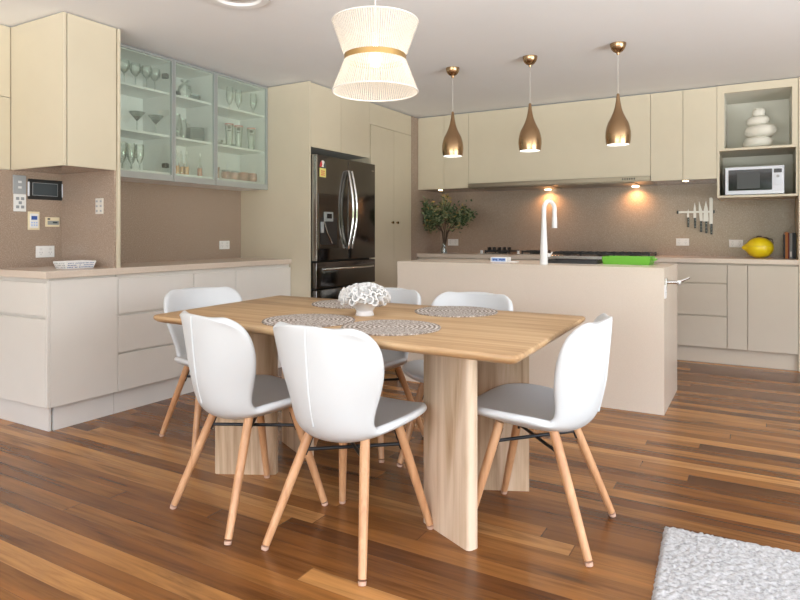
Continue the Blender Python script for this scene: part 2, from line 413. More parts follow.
# ------------------------------------------------------------------ fridge surround and pantry
XT = -3.20
t = thing('overhead_cabinet', 'cream two-door cabinet above the fridge with tall side panel reaching the floor', 'cabinet', (-3.6, 4.5, 0))
part('side_panel', B(XW, XT, 4.05, 4.069, 0, ZT, bev=.001), 'cream', t)
part('body', B(XW, XT-.02, 4.069, 4.985, 1.835, ZT), 'inner_cream', t)
part('back_panel', B(XW, XW+.02, 4.069, 4.985, 0, 1.835), 'black', t)
part('door', B(XT-.019, XT, 4.071, 4.494, 1.833, ZT-.006, bev=.0015), 'cream', t)
part('door', B(XT-.019, XT, 4.497, 4.967, 1.833, ZT-.006, bev=.0015), 'cream', t)
t = thing('pantry_cabinet', 'tall cream pantry with two doors and small round knobs, right of the fridge', 'cabinet', (-3.6, 5.38, 0))
part('body', B(XW, XT-.02, 5.0, 5.781, .0, ZT), 'inner_cream', t)
part('side_panel', B(XW, XT-.02, 4.986, 5.0, 0, ZT), 'cream', t)
part('top_panel', B(XT-.019, XT, 4.970, 5.781, 2.160, ZT-.006, bev=.0015), 'cream', t)
for a, b, kx in ((4.988, 5.419, 5.375), (5.422, 5.781, 5.470)):
    d = part('door', B(XT-.019, XT, a, b, .10, 2.157, bev=.0015), 'cream', t)
    bm = T([(XT-.001, kx, 1.226), (XT+.012, kx, 1.226)], .006, 12); tube(bm, [(XT+.012, kx, 1.226), (XT+.024, kx, 1.226)], .013, 16); part('knob', bm, 'bronze', d, smooth=True)

# refrigerator
FX = -3.15; F0, F1, FS = 4.078, 4.984, 4.535
t = thing('refrigerator', 'large black stainless french door fridge standing in its alcove', 'refrigerator', (-3.5, 4.53, 0))
part('body', B(-3.90, FX-.065, F0, F1, .02, 1.765, bev=.004), 'black', t)
part('trim', B(-3.7, -3.25, F0+.01, F1-.01, .0, .02), 'black', t)
def fdoor(a, b, z0, z1, nm='door'):
    d = part(nm, B(FX-.058, FX, a, b, z0, z1, bev=.006, seg=3), 'fridge_steel', t, smooth=True, angle=50)
    return d
dl = fdoor(F0, FS-.002, .886, 1.77); dr = fdoor(FS+.002, F1, .886, 1.77)
part('edge_trim', B(FX-.05, FX+.0015, F0-.002, F0+.012, .886, 1.768, bev=.001), 'fridge_edge', dl)
dw = fdoor(F0, F1, .655, .872, 'drawer'); dw2 = fdoor(F0, F1, .06, .642, 'drawer')
def arc_handle(parent, y, z0, z1, bow, dy):
    pts = []
    for i in range(17):
        s = i/16; a = math.sin(PI*s)
        pts.append((FX+.018+bow*a, y+dy*a, z0+(z1-z0)*s))
    bm = T([(FX-.002, y, z0)]+pts+[(FX-.002, y, z1)], .011, 12); part('handle', bm, 'chrome', parent, smooth=True)
arc_handle(dl, FS-.022, .985, 1.665, .048, .004); arc_handle(dr, FS+.03, .985, 1.665, .048, .010)
pts = [(FX+.015+.035*math.sin(PI*i/12), F0+.10+(F1-F0-.16)*i/12, .812) for i in range(13)]
part('handle', T([(FX-.002, pts[0][1], .812)]+pts+[(FX-.002, pts[-1][1], .812)], .010, 12), 'chrome', dw, smooth=True)
bm = B(FX-.001, FX+.004, 4.10, 4.385, 0.985, 1.45, bev=.001)
ds = part('water_dispenser', bm, 'fridge_steel', dl)
part('recess_panel', B(FX+.004, FX+.006, 4.125, 4.36, 1.02, 1.245), 'black', ds)
part('control_display', B(FX+.004, FX+.016, 4.17, 4.29, 1.215, 1.295, bev=.003), 'lcd_grey', ds)
part('control_window', B(FX+.016, FX+.017, 4.20, 4.27, 1.24, 1.28), 'black_gloss', ds)
part('spout', T([(FX+.006, 4.17, 1.22), (FX+.012, 4.21, 1.12), (FX+.010, 4.28, 1.03)], .007, 8), 'steel', ds, smooth=True)
part('reflection_patch', B(FX+.006, FX+.012, 4.125, 4.165, 1.12, 1.21, bev=.002), 'switch_grey', ds)  # pale patch standing for a reflection in the dispenser recess
# energy label
lb = part('energy_label', B(FX+.0005, FX+.0015, 4.118, 4.205, 1.585, 1.66), 'yellow_ink', dl)
bm = bmesh.new(); cy_, cz_, R_ = 4.1615, 1.665, .0435
def wedge(bm, a0, a1, r0, r1, x):
    n = 8; v0 = [bm.verts.new((x, cy_+r0*math.cos(a0+(a1-a0)*i/n), cz_+r0*1.4*math.sin(a0+(a1-a0)*i/n))) for i in range(n+1)]
    v1 = [bm.verts.new((x, cy_+r1*math.cos(a0+(a1-a0)*i/n), cz_+r1*1.4*math.sin(a0+(a1-a0)*i/n))) for i in range(n+1)]
    for i in range(n): bm.faces.new((v0[i], v0[i+1], v1[i+1], v1[i]))
wedge(bm, 0, PI, 0.001, R_, FX+.0012); part('label_dome', bm, 'white', dl)
bm = bmesh.new(); wedge(bm, PI*.62, PI, .016, R_, FX+.0016); part('label_band', bm, 'red_ink', dl)
bm = bmesh.new(); wedge(bm, 0, PI*.3, .016, R_, FX+.0016); box(bm, FX+.0014, FX+.002, 4.12, 4.20, 1.662, 1.670); part('label_band', bm, 'lcd_dark', dl)
bm = bmesh.new()
for i in range(3): box(bm, FX+.0015, FX+.002, 4.135, 4.19, 1.60+i*.016, 1.607+i*.016)
part('label_print', bm, 'red_ink', dl)
part('badge', B(FX+.0002, FX+.001, 4.92, 4.965, 1.70, 1.708), 'fridge_edge', dr)

# ------------------------------------------------------------------ back wall uppers
YU = 5.93
def upper(x0, x1, z0, label, name='wall_cabinet', bottom=True):
    t = thing(name, label, 'cabinet', ((x0+x1)/2, 6.2, z0))
    part('body', B(x0+.0005, x1-.0005, YU+.02, YB-.016, z0+.004, ZT), 'inner_cream', t)
    part('door', B(x0+.0015, x1-.0015, YU, YU+.019, z0, ZT-.006, bev=.0015), 'cream', t)
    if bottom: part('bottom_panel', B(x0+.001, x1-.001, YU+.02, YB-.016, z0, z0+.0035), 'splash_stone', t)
    return t
ZU = 1.59
upper(-3.198, -2.884, ZU, 'cream wall cabinet at the left end of the back wall, beside the pantry')
upper(-2.884, -2.600, ZU, 'narrow cream wall cabinet above the leafy branches and left of the range hood')
upper(-2.600, -.830, 1.632, 'very wide cream lift-up cabinet over the range hood behind the pendant lamps', bottom=False)
upper(-.830, -.564, ZU-.006, 'narrow cream wall cabinet just right of the range hood')
upper(-.564, -.299, ZU-.006, 'narrow cream wall cabinet beside the open display niche')
t = thing('range_hood', 'long slim steel range hood with two warm lamps under the wide cabinet', 'range hood', (-1.715, 6.2, 1.575))
part('housing', B(-2.598, -.832, YU+.01, YB-.016, 1.585, 1.631), 'hood_steel', t)
part('front_strip', B(-2.598, -.832, YU-.022, YU+.01, 1.59, 1.631, bev=.002), 'hood_steel', t)
part('filter', B(-2.45, -1.75, YU+.06, YB-.10, 1.578, 1.585, bev=.002), 'hood_steel', t); part('filter', B(-1.68, -.98, YU+.06, YB-.10, 1.578, 1.585, bev=.002), 'hood_steel', t)
bm = bmesh.new()
for i in range(6): box(bm, -1.07+i*.02, -1.058+i*.02, YU-.024, YU-.022, 1.60, 1.618)
part('button_row', bm, 'black', t)
for x in (-1.905, -1.035): part('hood_lamp', L([(.001, .002), (.03, 0), (.034, .003), (.034, .008)], (x, 6.41, 1.572), 20, cap0=True), 'warm_glow', t)
for x, z in ((-3.00, ZU), (-.556, ZU-.006)):
    single('downlight', L([(.001, 0), (.020, 0), (.026, .002)], (x, 6.08, z-.0025), 20, cap0=True), 'warm_glow',
           'small round warm downlight under the cabinets '+('above the leafy branches' if x < -2 else 'above the knife rack'), 'light', 'under cabinet downlights')
# open niche unit
x0, x1 = -.298, .286
t = thing('shelf_unit', 'open cream display niche with pebble vase above and microwave shelf below', 'shelf unit', (-.006, 6.2, 1.42))
bm = bmesh.new(); zt = ZT-.002
box(bm, x0, x0+.055, YU, YU+.02, 1.835, zt); box(bm, x1-.042, x1, YU, YU+.02, 1.835, zt); box(bm, x0+.055, x1-.042, YU, YU+.02, 2.305, zt)
part('face_frame', bm, 'cream', t)
bm = bmesh.new()
box(bm, x0+.01, x0+.055, YU+.02, YB-.03, 1.835, zt); box(bm, x1-.042, x1, YU+.02, YB-.03, 1.835, zt); box(bm, x0+.055, x1-.042, YU+.02, YB-.03, 2.305, zt)
box(bm, x0+.01, x1, YB-.03, YB-.016, 1.42, zt)
part('carcass', bm, 'inner_cream', t)
part('shelf', B(x0, x1, YU+.0, YB-.03, 1.815, 1.835, bev=.001), 'cream', t)
part('shelf', B(x0+.018, x1, YU+.0, YB-.03, 1.418, 1.436, bev=.001), 'cream', t)
part('side_panel', B(x0, x0+.018, YU, YB-.03, 1.418, 1.815, bev=.001), 'cream', t)
part('side_panel', B(x1-.016, x1, YU+.001, YB-.03, 1.436, 1.815), 'cream', t)
single('tall_cabinet', B(.288, .90, YU-.01, YB, 0, ZT, bev=.002), 'cream', 'tall cream cabinet side cut off by the right edge beside the books', 'cabinet')

# microwave
t = thing('microwave', 'silver-white microwave with black window standing in the open niche', 'microwave', (-.03, 6.17, 1.436))
part('case', B(-.245, .188, YU+.05, 6.33, 1.442, 1.672, bev=.006), 'black', t)
part('front_frame', B(-.238, .190, YU+.03, YU+.05, 1.442, 1.674, bev=.004), 'mw_white', t)
part('door_window', B(-.213, .105, YU+.027, YU+.0305, 1.475, 1.650, bev=.001), 'black_gloss', t)
part('viewing_mesh', B(-.15, .02, YU+.025, YU+.028, 1.49, 1.63), 'mesh_grey', t)
cp = part('control_panel', B(.112, .180, YU+.027, YU+.0305, 1.475, 1.655, bev=.001), 'mw_white', t)
part('control_display', B(.118, .174, YU+.026, YU+.0275, 1.615, 1.648), 'black_gloss', cp)
part('dial', T([(.146, YU+.027, 1.53), (.146, YU+.010, 1.53)], .017, 20), 'mw_white', cp, smooth=True)
part('dial', T([(.146, YU+.027, 1.585), (.146, YU+.010, 1.585)], .011, 20), 'switch_grey', cp, smooth=True)
for x in (-.22, .16):
    for y in (YU+.08, 6.28): part('foot', T([(x, y, 1.436), (x, y, 1.443)], .012, 10), 'black', t)

# pebble vase
def pebble_vase():
    bm = bmesh.new(); z = 1.835
    for (rx, h, dx) in ((.112, .112, -.005), (.122, .112, .018), (.088, .085, -.004), (.050, .075, .004)):
        r = bmesh.ops.create_uvsphere(bm, u_segments=28, v_segments=16, radius=1)
        for v in r['verts']:
            c = v.co.copy(); rr_ = max(1e-6, math.hypot(c.x, c.y)); f = rr_**.62/rr_; c.z = math.copysign(abs(c.z)**.85, c.z)
            v.co = Vector((.006+dx+c.x*rx*f, 6.14+c.y*rx*f*.8, z+h/2+c.z*h/2+c.x*.006))
        z += h*.90
    lathe(bm, [(.022, 0), (.027, .012), (.025, .012), (.02, .0)], (.004, 6.14, z-.004), 24)
    return bm
single('pebble_vase', pebble_vase(), 'pebble', 'off-white ceramic vase shaped like four stacked pebbles in the open niche', 'vase', smooth=True, angle=60)

# ------------------------------------------------------------------ back wall lowers
YF = 5.92; YK = 5.965
def lower(x0, x1, zs, label, name='base_cabinet'):
    t = thing(name, label, 'cabinet', ((x0+x1)/2, 6.2, 0))
    part('body', B(x0+.0005, x1-.0005, YF+.02, YB-.03, .14, .858), 'beige', t)
    if zs:
        for a, b in zs: part('drawer', B(x0+.002, x1-.002, YF, YF+.019, a, b, bev=.002), 'beige', t)
    else: part('door', B(x0+.002, x1-.002, YF, YF+.019, .138, .846, bev=.002), 'beige', t)
    part('kickboard', B(x0, x1, YK, YK+.015, 0, .14), 'beige', t)
lower(-3.20, -2.50, None, 'shade-toned cream base cabinet at the left end of the back bench under the leafy branches')
lower(-2.50, -1.785, None, 'shade-toned cream base cabinet under the small gas burners on the back bench')
lower(-.825, -.2215, ((.138, .402), (.412, .680), (.692, .846)), 'shade-toned cream three-drawer base unit on the back wall right of the island', 'drawer_unit')
lower(-.2215, -.070, None, 'very narrow shade-toned cream base cabinet between the drawers and the wide cupboard')
lower(-.070, .287, None, 'shade-toned cream base cabinet at the right edge under the yellow lemon')
bm = B(-3.198, -1.785, 5.90, YB-.016, .86, .90, bev=.002); single('benchtop', bm, 'bench_stone', 'pale stone benchtop on the back wall, left of the black gas hob', 'benchtop')
single('benchtop', B(-.825, .287, 5.90, YB-.016, .86, .90, bev=.002), 'bench_stone', 'pale stone benchtop on the back wall under the knives and lemon', 'benchtop')
# cooker
t = thing('range_cooker', 'wide steel gas cooker with long black grates behind the white tap', 'cooker', (-1.305, 6.2, 0))
part('body', B(-1.783, -.827, 5.91, YB-.016, .08, .86, bev=.003), 'steel', t)
part('oven_door', B(-1.76, -.85, 5.885, 5.91, .2, .74, bev=.004), 'black_gloss', t)
part('handle', T([(-1.70, 5.86, .70), (-.91, 5.86, .70)], .01, 12), 'steel', t, smooth=True)
part('plinth', B(-1.77, -.84, YK, YB-.1, 0, .08), 'black', t)
part('hob_plate', B(-1.783, -.827, 5.895, YB-.016, .86, .903, bev=.003), 'steel', t)
for i in range(6): part('knob', T([(-1.66+i*.142, 5.91, .80), (-1.66+i*.142, 5.882, .80)], .02, 14), 'black', t, smooth=True)
def grate(bm, x0, x1, y0, y1, z, nz=3):
    for y in (y0, y1): box(bm, x0, x1, y-.005, y+.005, z+.012, z+.03)
    for x in (x0, x1): box(bm, x-.005, x+.005, y0, y1, z+.012, z+.03)
    for i in range(1, nz+1):
        x = x0+(x1-x0)*i/(nz+1); box(bm, x-.004, x+.004, y0, y1, z+.018, z+.034)
    box(bm, x0, x1, (y0+y1)/2-.004, (y0+y1)/2+.004, z+.018, z+.034)
    for x in (x0, x1):
        for y in (y0, y1): box(bm, x-.007, x+.007, y-.007, y+.007, z, z+.034)
    return bm
for i in range(3):
    a = -1.765+i*.308; part('grate', grate(bmesh.new(), a, a+.30, 5.98, 6.40, .903), 'black', t)
for x, y, r in ((-1.615, 6.08, .045), (-1.615, 6.31, .04), (-1.305, 6.2, .06), (-1.0, 6.08, .04), (-1.0, 6.31, .045)):
    part('burner', L([(r, 0), (r, .008), (r*.7, .014), (r*.2, .016)], (x, y, .903), 20, cap1=True), 'black', t, smooth=True)
def burner_hob(x0, x1, tall, label):
    t = thing('gas_burner', label, 'gas burner', ((x0+x1)/2, 6.2, .9), 'small gas burners on the back bench')
    part('plate', B(x0, x1, 6.02, 6.40, .90, .908, bev=.002), 'steel', t)
    bm = grate(bmesh.new(), x0+.05, x1-.02, 6.10, 6.38, .908)
    if tall:
        for i in range(5):
            a = x0+.07+i*(x1-x0-.11)/4; box(bm, a-.006, a+.006, 6.12, 6.20, .935, .972); box(bm, a-.014, a+.014, 6.15, 6.17, .955, .965)
    part('grate', bm, 'black', t)
    part('burner', L([(.05, 0), (.05, .01), (.03, .018)], ((x0+x1)/2+.02, 6.24, .908), 20, cap1=True), 'black', t, smooth=True)
    part('knob', T([(x0+.022, 6.06, .908), (x0+.022, 6.06, .94)], .014, 14), 'white', t, smooth=True)
burner_hob(-2.53, -2.20, True, 'small gas burner with a tall black wok grate, left of the two')
burner_hob(-2.13, -1.86, False, 'small low gas burner on the back bench directly left of the white tap')

# island
IX0, IX1, IY0, IY1 = -2.378, -.493, 4.08, 4.79
t = thing('kitchen_island', 'large pinkish stone island bench with waterfall sides behind the dining table', 'kitchen island', (-1.45, 4.43, 0))
SX0, SX1, SY0, SY1 = -1.34, -.955, 4.37, 4.68
bm = bmesh.new()
box(bm, IX0, SX0, IY0, IY1, .88, .90); box(bm, SX1, IX1, IY0, IY1, .88, .90); box(bm, SX0, SX1, IY0, SY0, .88, .90); box(bm, SX0, SX1, SY1, IY1, .88, .90)
bmesh.ops.remove_doubles(bm, verts=bm.verts, dist=1e-5)
part('top_slab', bm, 'island_stone', t)
part('front_slab', B(IX0, IX1, IY0, IY0+.02, 0, .8799), 'island_stone', t)
part('side_slab', B(IX1-.02, IX1, IY0+.0202, IY1, 0, .8799), 'island_stone', t)
part('side_slab', B(IX0, IX0+.02, IY0+.0202, IY1, 0, .8799), 'island_stone', t)
part('carcass', B(IX0+.021, IX1-.021, IY0+.03, IY0+.20, .1, .86), 'daylit_cream', t)
part('carcass', B(IX0+.021, IX1-.021, IY1-.06, IY1-.03, .1, .86), 'daylit_cream', t)
part('base_panel', B(IX0+.021, IX1-.021, IY0+.03, IY1-.06, 0, .1), 'kick', t)
bm = bmesh.new(); w = .012
box(bm, SX0, SX1, SY0, SY0+w, .70, .922); box(bm, SX0, SX1, SY1-w, SY1, .70, .922); box(bm, SX0, SX0+w, SY0+w, SY1-w, .70, .922); box(bm, SX1-w, SX1, SY0+w, SY1-w, .70, .922)
box(bm, SX0+w, SX1-w, SY0+w, SY1-w, .70, .712)
part('sink', bm, 'black', t)
# tap
bx, by = -1.268, 4.17
t = thing('kitchen_tap', 'tall white gooseneck kitchen tap standing on the island', 'tap', (bx, by, .9))
part('base', L([(.028, 0), (.027, .02), (.024, .12), (.0195, .22), (.016, .30), (.015, .34)], (bx, by, .9), 24, cap0=True, cap1=True), 'white_gloss', t, smooth=True)
dx, dy = math.sin(math.radians(20)), math.cos(math.radians(20)); pts = [(bx, by, 1.235)]; R = .060
for i in range(15):
    a = PI*i/14; q = R*(1-math.cos(a)); pts.append((bx+dx*q, by+dy*q, 1.275+R*math.sin(a)))
ex, ey = bx+dx*2*R, by+dy*2*R; pts.append((ex, ey, 1.225))
part('spout', T(pts, .0155, 16), 'white_gloss', t, smooth=True)
part('spray_head', T([(ex, ey, 1.226), (ex, ey, 1.15)], [.0175, .0185], 16), 'white_gloss', t, smooth=True)
bm = T([(bx+.02, by, .965), (bx+.045, by, .965)], .013, 14); tube(bm, [(bx+.045, by, .965), (bx+.06, by-.01, .985)], .005, 8); part('lever', bm, 'white_gloss', t, smooth=True)
# green tray
t = thing('dish_tray', 'bright green plastic dish tray on the island beside the black sink', 'tray', (-.755, 4.52, .90))
bm = bmesh.new(); a0, a1, b0, b1 = -.935, -.615, 4.40, 4.64
def tray_bm(a0, a1, b0, b1, z, h, fl, th):
    bm = bmesh.new()
    def ring(d, zz):
        return [bm.verts.new(p) for p in ((a0-d, b0-d, zz), (a1+d, b0-d, zz), (a1+d, b1+d, zz), (a0-d, b1+d, zz))]
    rs = [ring(-.0, z), ring(fl, z+h), ring(fl-th, z+h), ring(-th, z+th)]
    for i in range(3):
        for j in range(4): bm.faces.new((rs[i][j], rs[i][(j+1) % 4], rs[i+1][(j+1) % 4], rs[i+1][j]))
    bm.faces.new(rs[0][::-1]); bm.faces.new(rs[3]); bmesh.ops.bevel(bm, geom=bm.edges[:], offset=.0025, segments=2, affect='EDGES'); return bm
part('tray', tray_bm(a0+.01, a1-.01, b0+.01, b1-.01, .90, .052, .008, .006), 'green_plastic', t, smooth=True)
bm = bmesh.new()
for i in range(11):
    x = a0+.03+i*(a1-a0-.06)/10; box(bm, x-.003, x+.003, b0+.02, b1-.02, .906, .93)
part('rack_rib', bm, 'green_plastic', t)
part('grip', B(a1-.002, a1+.022, 4.47, 4.56, .928, .942, bev=.004), 'green_plastic', t)
# packet and card
t = thing('wipes_packet', 'small white and blue packet lying on the island left of the tap', 'packet', (-1.67, 4.40, .90))
part('box', B(-1.735, -1.605, 4.36, 4.45, .90, .935, bev=.004), 'white', t)
part('label', B(-1.725, -1.615, 4.359, 4.3605, .905, .931), 'packet_blue', t)
bm = bmesh.new()
for i, (a, b) in enumerate(((-1.765, -1.755), (-1.752, -1.742), (-1.739, -1.73), (-1.715, -1.700), (-1.697, -1.687), (-1.684, -1.670))): box(bm, a+.05, b+.05, 4.358, 4.3592, .911+.002*(i % 2), .924)
part('print', bm, 'blue_ink', t)
single('card', B(-1.600, -1.535, 4.37, 4.43, .90, .906, bev=.001), 'white', 'small white card lying on the island between packet and tap', 'card')
# outlet + hook on island side
def outlet(c, n, w, h, label, mat='white', details=True, name='power_outlet', cat='power outlet'):
    """c centre on wall, n: 'x' facing +X, '-y' facing -Y"""
    t = thing(name, label, cat, c)
    def bx_(u0, u1, z0, z1, d0, d1, nm, mt, par, bev=0):
        if n == 'x': bm = B(c[0]+d0, c[0]+d1, c[1]+u0, c[1]+u1, c[2]+z0, c[2]+z1, bev=bev)
        else: bm = B(c[0]+u0, c[0]+u1, c[1]-d1, c[1]-d0, c[2]+z0, c[2]+z1, bev=bev)
        return part(nm, bm, mt, par)
    bx_(-w/2, w/2, -h/2, h/2, 0, .008, 'plate', mat, t, .002)
    if details == 'outlet':
        for s in (-1, 1):
            u = s*w*.25
            bx_(u-.008, u+.008, h*.12, h*.32, .008, .011, 'switch', 'white_gloss', t)
            sk = bx_(u-.014, u+.014, -h*.32, h*.02, .008, .009, 'socket', 'white', t)
            for q in (-.007, .007): bx_(u+q-.0015, u+q+.0015, -h*.12, -h*.01, .009, .0095, 'slot', 'grey_ink', sk)
            bx_(u-.0015, u+.0015, -h*.28, -h*.17, .009, .0095, 'slot', 'grey_ink', sk)
    return t, bx_
outlet((-.493, 4.105, .755), 'x', .05, .085, 'small white power outlet on the end face of the island', details='outlet')
t = thing('towel_hook', 'chrome folding towel arm sticking out of the end of the island', 'towel rail', (-.493, 4.14, .81))
part('bracket', B(-.493, -.483, 4.115, 4.165, .785, .835, bev=.003), 'steel', t)
bm = T([(-.484, 4.14, .81), (-.42, 4.15, .812)], .011, 12); tube(bm, [(-.42, 4.15, .812), (-.36, 4.17, .84)], .007, 10); box(bm, -.43, -.405, 4.14, 4.16, .795, .825, bev=.003); part('arm', bm, 'steel', t, smooth=True)

outlet((-.62, YB-.015, 1.033), '-y', .115, .07, 'white double power outlet on the back splash below the knife rack', details='outlet')
outlet((-.17, YB-.015, 1.022), '-y', .115, .07, 'white double power outlet on the back splash just left of the yellow lemon', details='outlet')
outlet((-3.035, YB-.015, 1.015), '-y', .13, .075, 'white double power outlet on the back splash beside the glass bud vase', details='outlet')
outlet((XW+.012, 3.85, 1.015), 'x', .115, .072, 'white double power outlet on the splashback under the right-hand glass cabinet', details='outlet')
outlet((XW+.012, 2.305, .995), 'x', .118, .074, 'white double power outlet low on the far left splashback behind the patterned dish', details='outlet')
t, bx_ = outlet((-3.562, 2.416, 1.282), '-y', .074, .098, 'beige switch plate on the dark side splashback under the corner cabinet', mat='paint', name='switch_plate', cat='switch')
for u in (-.02, .02):
    for z in (-.03, 0, .03): bx_(u-.008, u+.008, z-.006, z+.006, .008, .0105, 'switch', 'switch_grey', t)
X0 = XW+.012
t, bx_ = outlet((X0, 2.145, 1.415), 'x', .078, .115, 'grey switch plate with two buttons, top left on the far left splashback', mat='switch_grey', name='switch_plate', cat='switch')
for z in (-.018, .016): bx_(-.01, .01, z-.007, z+.007, .008, .011, 'switch', 'white_gloss', t)
t, bx_ = outlet((X0, 2.147, 1.302), 'x', .074, .108, 'white five-button switch plate below the grey one on the far left splashback', name='switch_plate', cat='switch')
for u, z in ((-.016, .026), (.014, .026), (0, 0), (-.016, -.026), (.014, -.026)): bx_(u-.009, u+.009, z-.009, z+.009, .008, .011, 'switch', 'grey_ink', t)
t, bx_ = outlet((X0, 2.312, 1.392), 'x', .232, .128, 'black wall-mounted touch screen tablet on the far left splashback', mat='black', name='wall_tablet', cat='tablet')
bx_(-.09, .072, -.04, .042, .008, .010, 'screen', 'grey_ink', t); bx_(-.087, .069, -.037, .039, .010, .011, 'display', 'lcd_dark', t)
bx_(-.118, -.108, -.045, .045, .002, .013, 'side_grip', 'mw_white', t, .003); bx_(.100, .116, -.045, .045, .002, .013, 'side_grip', 'mw_white', t, .003)
t, bx_ = outlet((X0, 2.232, 1.192), 'x', .072, .116, 'upright ivory thermostat with small blue display below the wall tablet', mat='ivory', name='thermostat', cat='thermostat')
bx_(-.026, .026, -.045, .045, .008, .011, 'face', 'white', t, .003); bx_(-.018, .018, .006, .030, .011, .012, 'display', 'blue_ink', t)
for u in (-.015, 0, .015):
    for z in (-.012, -.028): bx_(u-.004, u+.004, z-.004, z+.004, .011, .0125, 'button', 'packet_blue', t)
t, bx_ = outlet((X0, 2.352, 1.186), 'x', .092, .062, 'wide ivory controller with grey display right of the upright thermostat', mat='ivory', name='thermostat', cat='thermostat')
bx_(-.034, .040, -.018, .008, .008, .010, 'display', 'lcd_grey', t); bx_(-.034, -.018, .014, .024, .008, .010, 'button', 'lcd_dark', t); bx_(0, .030, -.008, .002, .010, .0105, 'digits', 'lcd_dark', t)

# knife rack and knives
YS = YB-.015
t = thing('knife_rack', 'slim magnetic steel knife rack with black ends on the back splash', 'knife rack', (-.50, YS, 1.316))
part('bar', B(-.655, -.355, YS-.014, YS, 1.309, 1.328, bev=.001), 'knife_steel', t)
for x in (-.662, -.352): part('end_cap', B(x-.007, x+.007, YS-.016, YS, 1.304, 1.333, bev=.002), 'black', t)
def knife(x, zt, zb, zh, w, kind, label):
    t = thing('kitchen_knife', label, 'knife', (x, YS-.016, 1.32), 'knives on the magnetic rack'); y = YS-.016
    bm = bmesh.new()
    if kind == 0: out = [(-w/2, zb), (w/2, zb), (w/2*.8, (zb+zt)/2), (.1*w, zt), (-w/2, zt-.06)]
    elif kind == 1: out = [(-w/2, zb), (w/2, zb), (w/2, zb+.03), (w*.36, (zb+zt)/2+.02), (0, zt), (-w*.4, (zb+zt)/2+.02), (-w/2, zb+.03)]
    elif kind == 2: out = [(-.2*w, zb), (w/2, zb), (w/2*.7, (zb+zt)/2), (-w/2+.003, zt), (-w/2, (zb+zt)/2+.02)]
    else: out = [(-w/2, zb), (w/2, zb), (w/2, zt-.012), (.25*w, zt), (-w/2, zt-.003)]
    f0 = [bm.verts.new((x+a, y, b)) for a, b in out]; f1 = [bm.verts.new((x+a, y-.002, b)) for a, b in out]
    bm.faces.new(f0); bm.faces.new(f1[::-1])
    for i in range(len(out)): bm.faces.new((f0[i], f0[(i+1) % len(out)], f1[(i+1) % len(out)], f1[i]))
    part('blade', bm, 'knife_steel', t)
    h = part('handle', B(x-.009+.003, x+.009+.003, y-.012, y+.004, zh, zb, bev=.003), 'black', t)
    bm = bmesh.new()
    for i in range(3): 
        z = zh+(zb-zh)*(.2+.3*i); tube(bm, [(x+.003, y-.0125, z), (x+.003, y-.0115, z)], .0025, 8)
    part('rivet', bm, 'steel', h)
knife(-.571, 1.352, 1.268, 1.175, .018, 0, 'shortest knife, at the left end of the magnetic rack')
knife(-.513, 1.408, 1.262, 1.165, .024, 1, 'small pointed knife second from the left on the magnetic rack')
knife(-.462, 1.422, 1.232, 1.128, .036, 2, 'slanting carving knife in the middle of the magnetic rack')
knife(-.418, 1.422, 1.228, 1.118, .044, 1, 'broad chef knife second from the right on the magnetic rack')
knife(-.375, 1.452, 1.205, 1.105, .028, 3, 'longest straight bread knife at the right end of the rack')

# lemon box
t = thing('lemon_jar', 'big glossy yellow lemon-shaped ceramic jar on the back bench', 'jar', (.0, 6.22, .90))
def lemon_bm(lower):
    bm = bmesh.new(); n, m = 36, 26
    r = bmesh.ops.create_uvsphere(bm, u_segments=n, v_segments=m, radius=1, matrix=Matrix.Rotation(PI/2, 4, 'Y'))
    for v in bm.verts:
        c = v.co.copy(); ax = c.x; rr = math.sqrt(max(0, c.y**2+c.z**2))
        f = 1.0; x = ax*.108
        if ax < -.93: k_ = (-.93-ax)/.07; x = -.108*.93-.036*k_; f = 1-.1*k_
        v.co = Vector((.016+x, 6.22+c.y*.095*f, .90+.090+c.z*.090*f))
        if v.co.z < .9005: v.co.z = .9005
    geom = bm.verts[:]+bm.edges[:]+bm.faces[:]
    zc = .90+.105
    if lower: bmesh.ops.bisect_plane(bm, geom=geom, plane_co=(0, 0, zc-.001), plane_no=(0, 0, 1), clear_outer=True)
    else: bmesh.ops.bisect_plane(bm, geom=geom, plane_co=(0, 0, zc+.001), plane_no=(0, 0, 1), clear_inner=True)
    es = [e for e in bm.edges if e.is_boundary]
    if es: bmesh.ops.edgeloop_fill(bm, edges=es)
    return bm
part('bowl', lemon_bm(True), 'lemon', t, smooth=True, angle=50); ld = part('lid', lemon_bm(False), 'lemon', t, smooth=True, angle=50)
bm = T([(-.01, 6.22, 1.070), (.0, 6.225, 1.086), (.03, 6.24, 1.088)], .006, 8)
for (a, b) in (((.03, 6.24, 1.078), (.115, 6.26, 1.055)), ((.0, 6.23, 1.072), (-.05, 6.25, 1.062))):
    a = Vector(a); b = Vector(b); d = (b-a); sd = Vector((0, 1, .1))*.022
    vs = [bm.verts.new(a+Vector((0, 0, q))) for q in (0, .004)]+[bm.verts.new(a+d*.5+sd+Vector((0, 0, .012))), bm.verts.new(b), bm.verts.new(a+d*.5-sd+Vector((0, 0, .012)))]
    bm.faces.new((vs[1], vs[2], vs[3], vs[4])); bm.faces.new((vs[0], vs[4], vs[3], vs[2]))
tube(bm, [(.06, 6.22, 1.07), (.11, 6.235, 1.065), (.118, 6.235, 1.03), (.10, 6.23, 1.015)], .005, 8)
part('leaf_handle', bm, 'dark_leaf', ld, smooth=True)
